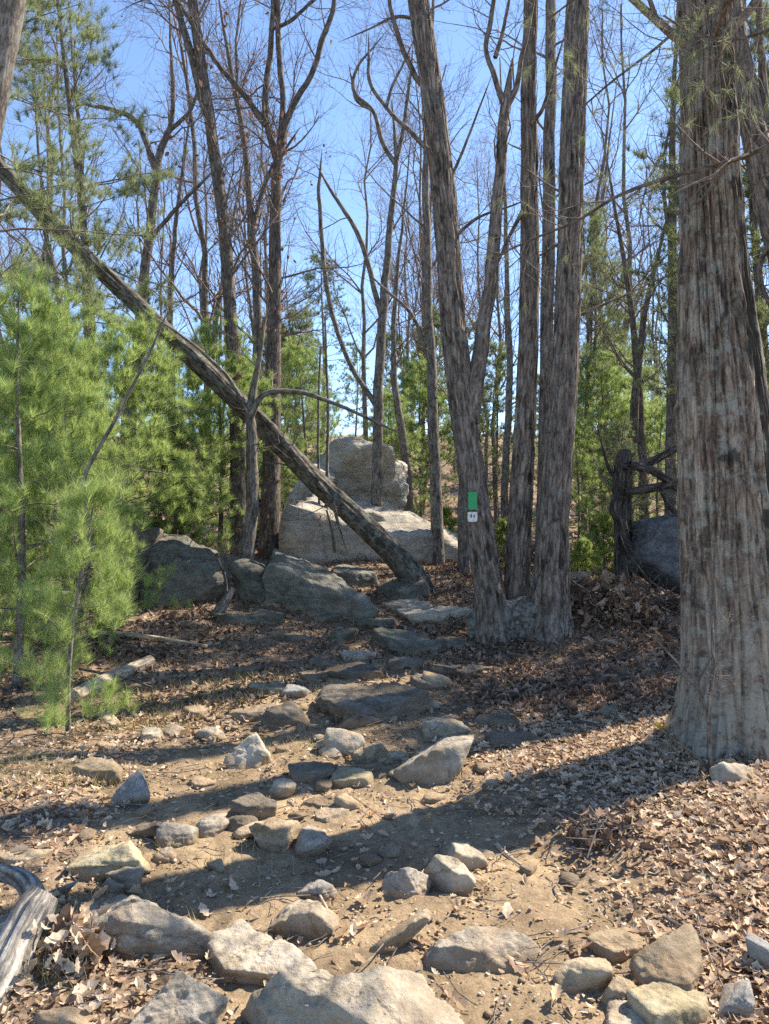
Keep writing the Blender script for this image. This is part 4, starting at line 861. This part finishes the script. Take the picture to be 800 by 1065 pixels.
# near sapling with tufts hanging over the bank
ns = pine_geo(204, 1.55, .016, .10, .62, 7, 4, 6, 42, .115, .0018, (.09, 0), 3, gap=.15)
pine('young_pine', 'small pine sapling with drooping tufts nearest the trail on the left', ns, at(72, 5.0), group=YG)
tr = simple([(84, 640, 5), (92, 590, 4.5), (97, 560, 4), (87, 505, 4), (112, 450, 4), (150, 380, 3), (172, 330, 2)], 5.3, None, 7)
ptree('sapling', 'thin crooked pale sapling rising in front of the left thicket', 'sapling', tuple(tr[1][0]), tr, 'grey', [limb([(97, 560, 2.5), (112, 530, 2), (125, 515, 1.5)], 5.3)], 205, (5, 3, 3), .3, None, (.35, .2, .1))
fir = pine_geo(206, 1.8, .03, .05, .55, 16, 6, 8, 18, .04, .005, (0, 0), 4, ang=(75, 95), up=.02)
pine('fir', 'small dark fir between the thicket and the propping sapling', fir, at(181, 9.9), ('dark', 'twig', 'needle_dark'))
# tall pine upper left
tp = pine_geo(207, 8.5, .075, .30, 1.5, 17, 4, 9, 50, .13, .0042, (-.04, 0), 3, gap=.3, droop=.25, taper=.7)
pine('pine', 'tall slender pine with hanging boughs at the upper left', tp, at(92, 9.5), ('dark', 'twig', 'needle_far'))
tp2 = pine_geo(208, 7.5, .08, .35, 1.7, 14, 4, 9, 50, .13, .004, (.02, 0), 3, gap=.25, droop=.25, taper=.7)
pine('pine', 'pine just beyond the left edge with boughs entering the upper left corner', tp2, at(-15, 7.4), ('dark', 'twig', 'needle_far'))
# background pines
ba = pine_geo(211, 9., .10, .18, 1.9, 16, 5, 9, 44, .16, .0058, (.01, 0), 3, gap=.25, taper=.8)
bb = pine_geo(212, 6., .07, .10, 1.6, 14, 5, 9, 44, .14, .005, (-.02, 0), 3, gap=.2, taper=.9)
bc = pine_geo(213, 12., .13, .42, 2.2, 14, 5, 9, 40, .17, .0065, (.015, .01), 3, gap=.25, taper=.6)
KA = pine('pine', 'mid green pine in the gap right of the triple trunk', ba, at(638, 17.5), ('pine', 'twig', 'needle_far'), 'background pines')
KB = pine('pine', 'small bright pine low in the gap right of the triple trunk', bb, at(612, 14.5), ('pine', 'twig', 'needle_far'), 'background pines')
KC = pine('pine', 'dark pine above the outcrop right of the dark forked tree', bc, at(333, 22), ('pine', 'twig', 'needle_dark'), 'background pines')
for k, px, d, rz, s, lb in ((KA, 672, 20, 1., .5, 'pine behind the two dark trunks near the snag'), (KA, 497, 19, 2., .5, 'pine showing behind the marker stem'), (KB, 452, 17, 2.2, .75, 'bright small pine behind the slender sunlit edged tree'),
                         (KA, 440, 26, 3., .55, 'dusky pine on the crest above the ledge'), (KB, 518, 15.5, .5, .6, 'small pine low between the left and middle stems'), 
                         (KB, 590, 20, 4., .7, 'pine on the far slope behind the thick stem'), (KA, 35, 15, 2., .42, 'dark pine behind the left thicket below the tall slender pine'), 
                         (KA, 370, 28, 5., .5, 'far pine right above the outcrop'), (KB, 410, 19, 5., .7, 'yellow green pine at the right end of the outcrop'), 
                         (KB, 645, 12.0, 3., .36, 'low pine seedling on the slope left of the snag'), (KA, 705, 24, .3, .55, 'far pine beside the straight grey trunk')):
    dup(k, at(px, d), rz, s, lb, 'background pines')
rng = R_(340)
for k in range(12):
    px = rng.uniform(270, 760); d = rng.uniform(15, 34); pr = KB if k % 3 else KA
    dup(pr, at(px, d), rng.uniform(0, 6.28), rng.uniform(.4, .72) if pr is KB else rng.uniform(.35, .5), 'low green pine in the understory far up the hillside', 'understory pines on the far hillside')
for k in range(6):
    px = rng.uniform(-60, 280); d = rng.uniform(13, 26)
    dup(KB if k % 2 else p3, at(px, d), rng.uniform(0, 6.28), rng.uniform(.5, .72), 'green pine deep behind the left thicket', 'understory pines behind the left thicket')
# shade-casting tall pines added up the slope on the right (crowns above the frame)
for j, (px_, d, sk, k) in enumerate(((5.75, 9.1, .78, KA), (5.7, 10.3, .86, KA), (5.35, 11.0, .98, KA), (5.3, 11.8, 1.06, KA))):
    dup(k, (px_, d, H(px_, d)), j*1.3, sk, ['nearest added shade pine beyond the right edge up the slope', 'second added shade pine beyond the right edge up the slope', 'bushy added shade pine at the right edge behind the leaning dark tree', 'added shade pine just right of the huge trunk up the slope'][j], 'added shade pines up the slope behind the huge trunk')
dup(KB, (4.95, 7.75, H(4.95, 7.75)), 1., .92, 'young pine added for shade beyond the right edge below the taller ones', 'added shade pines up the slope behind the huge trunk')  # low pine added to block sun from the right leaf bank
for px, d, r_, s_, lb in ((602, 12.6, 1., .8, 'bright young pine low behind the thick right stem'), (628, 14.2, 2., 1.05, 'tall bright young pine in the gap left of the dead snag'), (684, 13.6, 4., .9, 'bright young pine between the snag and the huge trunk'),
                         (436, 16.5, .5, 1.05, 'bright young pine right of the outcrop'), (408, 15.2, 1.5, .95, 'yellow green young pine at the right shoulder of the outcrop'), (640, 18.5, 2.5, 1.3, 'bright pine top farther back in the gap right of the triple trunk')):
    dup(p4 if s_ > 1 else p2, at(px, d), r_, s_, lb, 'young pines on the hillside')
KA.scale = (.62,)*3; KC.scale = (.58,)*3
# low green shrubs
sh = pine_geo(221, .8, .012, .05, .5, 7, 6, 8, 10, .06, .014, (0, 0), 3)
S0 = pine('shrub', 'small leafy green shrub on the slope right of the triple trunk', sh, at(628, 11.5), ('dark', 'twig', 'fresh'), 'low green shrubs', cat='shrub')
dup(S0, at(606, 10.5), 2, .7, 'low yellow green shrub close behind the thick stem'); dup(S0, at(524, 11.5), 1, .8, 'green shrub low between left and middle stems'); dup(S0, at(463, 13.5), 1, .7, 'little green shrub by the foot of the slender tree')

# overhanging pine boughs from a pine outside the right edge
rng = R_(230)
ob = thing('pine', 'pine beyond the right edge whose long boughs cross the top right', 'pine tree', (4.6, 3.6, H(4.6, 3.6)))
v, q, b = tubes(np.array([[[4.6, 3.6, -.1], [4.58, 3.6, 2], [4.56, 3.62, 4.2], [4.5, 3.7, 7.5]]]), np.array([[.17, .15, .12, .07]]), 14)
mk('trunk', v, None, q, M['pine'], ob, attr={'bk': b})
BRS = []; 
for pts, d0, d1 in (([(1400, -260, 24), (1180, -60, 19), (1000, 45, 16), (880, 105, 13), (800, 152, 9), (745, 172, 8), (690, 186, 7), (640, 205, 6), (600, 230, 5), (560, 246, 4), (512, 268, 3)], 3.65, 4.9),
                    ([(1400, -640, 18), (1180, -400, 15), (1000, -220, 12), (870, -90, 9), (790, -30, 7), (720, 18, 6), (680, 52, 5), (640, 82, 4), (605, 112, 3)], 3.65, 4.6),
                    ([(1400, -440, 18), (1180, -260, 15), (1000, -120, 12), (900, -40, 9), (820, 20, 7), (770, 40, 5), (725, 36, 4), (690, 16, 3)], 3.65, 4.1),
                    ([(1400, -740, 18), (1190, -480, 15), (1010, -300, 12), (860, -190, 9), (760, -120, 7), (680, -60, 6), (610, -10, 4), (570, 20, 3)], 3.65, 4.8)):
    pts = np.array(pts, float); dd = np.linspace(d0, d1, len(pts)); pts[:, 2] *= .6; A = catmull(np.column_stack([[P(a, b, c) for (a, b, _), c in zip(pts, dd)], pts[:, 2]/2/F*dd]), 24); BRS.append((A[:, :3], A[:, 3]))
TP = []; TD = []; parts = []
for j, (bp_, brd) in enumerate(BRS):
    v, q, b = tubes(bp_[None], brd[None], 8); mk('branch', v, None, q, M['dark'], ob, attr={'bk': b})
    s1 = spawn(rng, bp_[None], brd[None], 34, .15, 1, 0, (35, 80), -.03, 6, .5, .2, L=.6)
    s2 = spawn(rng, s1[0], s1[1], 4, .2, 1, 0, (25, 60), -.02, 4, .7, .2, L=.25)
    parts += [tubes(*s1, 4), tubes(*s2, 3)]
    keep = rng.uniform(size=len(s2[0])) < (.3 if j == 0 else .6); e = s2[0][keep]
    TP += [e[:, -1]]; TD += [e[:, -1]-e[:, -2]]
v, q, b = joinm(parts); mk('twigs', v, None, q, M['twig'], ob, attr={'bk': b})
nd_ = needles(rng, np.concatenate(TP), np.concatenate(TD), 34, .09, .0012, .9, .06); mk('foliage', nd_[0], nd_[1], None, M['needle_far'], ob, smooth=False)

# ---------------------------------------------------------------- background bare woods
protos = []
for j in range(6):
    rng = R_(300+j); h = rng.uniform(8, 11); n = 12; t = np.linspace(0, 1, n)
    pt = np.stack([np.cumsum(rng.normal(0, .09, n)), np.cumsum(rng.normal(0, .09, n)), h*t-.3*(t == 0)], -1); rd = rng.uniform(.045, .08)*(1-.85*t)+.005
    a1 = spawn(rng, pt[None], rd[None], 13, .3, .98, 0, (25, 60), .10, 8, .55, .16, L=h*.27)
    a2 = spawn(rng, a1[0], a1[1], 8, .2, 1, 0, (25, 60), .07, 6, .6, .18, L=h*.11)
    a3 = spawn(rng, a2[0], a2[1], 6, .2, 1, 0, (20, 55), .05, 4, .6, .2, L=h*.055, minr=.0022)
    o = thing('bare_tree', None, 'tree'); tv = tubes(pt[None], rd[None], 9)
    mk('trunk', tv[0], None, tv[1], M['grey' if j % 2 else 'dark'], o, attr={'bk': tv[2]})
    cv = joinm([tubes(*a1, 5), tubes(*a2, 4), tubes(*a3, 3)]); mk('crown', cv[0], None, cv[1], M['redtwig'], o, attr={'bk': cv[2]})
    protos.append(o)
rng = R_(333)
ZONES = [(-60, 120, 13, 28, 8, 'slender bare tree in the woods behind the left thicket', 'bare woods behind the left thicket'),
         (120, 300, 13, 34, 12, 'slender bare tree in the woods left of the outcrop', 'bare woods left of the outcrop'),
         (300, 480, 17, 44, 13, 'slender bare tree on the crest above the outcrop', 'bare woods above the outcrop'),
         (480, 600, 16, 44, 8, 'slender bare tree seen far behind the triple trunk', 'bare woods behind the triple trunk'),
         (600, 720, 15, 42, 11, 'slender bare tree far back left of the huge trunk', 'bare woods left of the huge trunk'),
         (720, 900, 14, 40, 9, 'slender bare tree behind the huge trunk at the right edge', 'bare woods at the right edge')]
first = set()
for (a, b, d0, d1, n, lb, gp) in ZONES:
    for i in range(n):
        j = int(rng.integers(0, 6)); px = rng.uniform(a, b); d = d0*(d1/d0)**((i+rng.uniform())/n); s = rng.uniform(.75, 1.15); rz = rng.uniform(0, 6.28)
        loc = at(px, d); cc = loc[0]*.5-loc[1]*.866
        if cc > -5.5 and d < 34: continue                     # keep the sun on the near trail
        if j not in first:
            first.add(j); o = protos[j]; o.location = loc; o.rotation_euler = (0, 0, rz); o.scale = (s, s, s); o['label'] = lb; o['group'] = gp
        else:
            dup(protos[j], loc, rz, s, lb, gp)

# ---------------------------------------------------------------- sky, sun, camera
AZ, EL = math.radians(60), math.radians(47)          # azimuth right of +Y (view direction)
w = bpy.data.worlds.new('World'); SC.world = w; w.use_nodes = True; nt = w.node_tree
sky = nt.nodes.new('ShaderNodeTexSky'); sky.sky_type = 'NISHITA'; sky.sun_disc = False; sky.sun_elevation = EL; sky.sun_rotation = AZ
sky.air_density = .8; sky.dust_density = .1; sky.ozone_density = 6.
nt.links.new(sky.outputs[0], nt.nodes['Background'].inputs[0]); nt.nodes['Background'].inputs[1].default_value = .15
sl = bpy.data.lights.new('sun', 'SUN'); sl.energy = 4.9; sl.angle = math.radians(.53); sl.color = (1., .93, .84)
so = bpy.data.objects.new('sun', sl); C.objects.link(so)
from mathutils import Vector
dv = Vector((math.sin(AZ)*math.cos(EL), math.cos(AZ)*math.cos(EL), math.sin(EL)))
so.rotation_euler = dv.to_track_quat('Z', 'Y').to_euler(); so.location = (10, 10, 20)
cam = bpy.data.cameras.new('camera'); co = bpy.data.objects.new('camera', cam); C.objects.link(co)
co.location = (0, 0, CAMZ); co.rotation_euler = (math.pi/2, 0, 0)
cam.sensor_fit = 'VERTICAL'; cam.angle = 2*math.atan(1065/2/F); cam.clip_end = 2000; cam.clip_start = .05
SC.camera = co
SC.view_settings.view_transform = 'Standard'; SC.view_settings.look = 'None'; SC.view_settings.gamma = 1; SC.view_settings.exposure = 1.28; SC.view_settings.use_white_balance = True; SC.view_settings.white_balance_temperature = 7300; SC.view_settings.white_balance_tint = 10
SC.cycles.max_bounces = 8; SC.cycles.diffuse_bounces = 5; SC.cycles.transmission_bounces = 6; SC.cycles.use_denoising = False
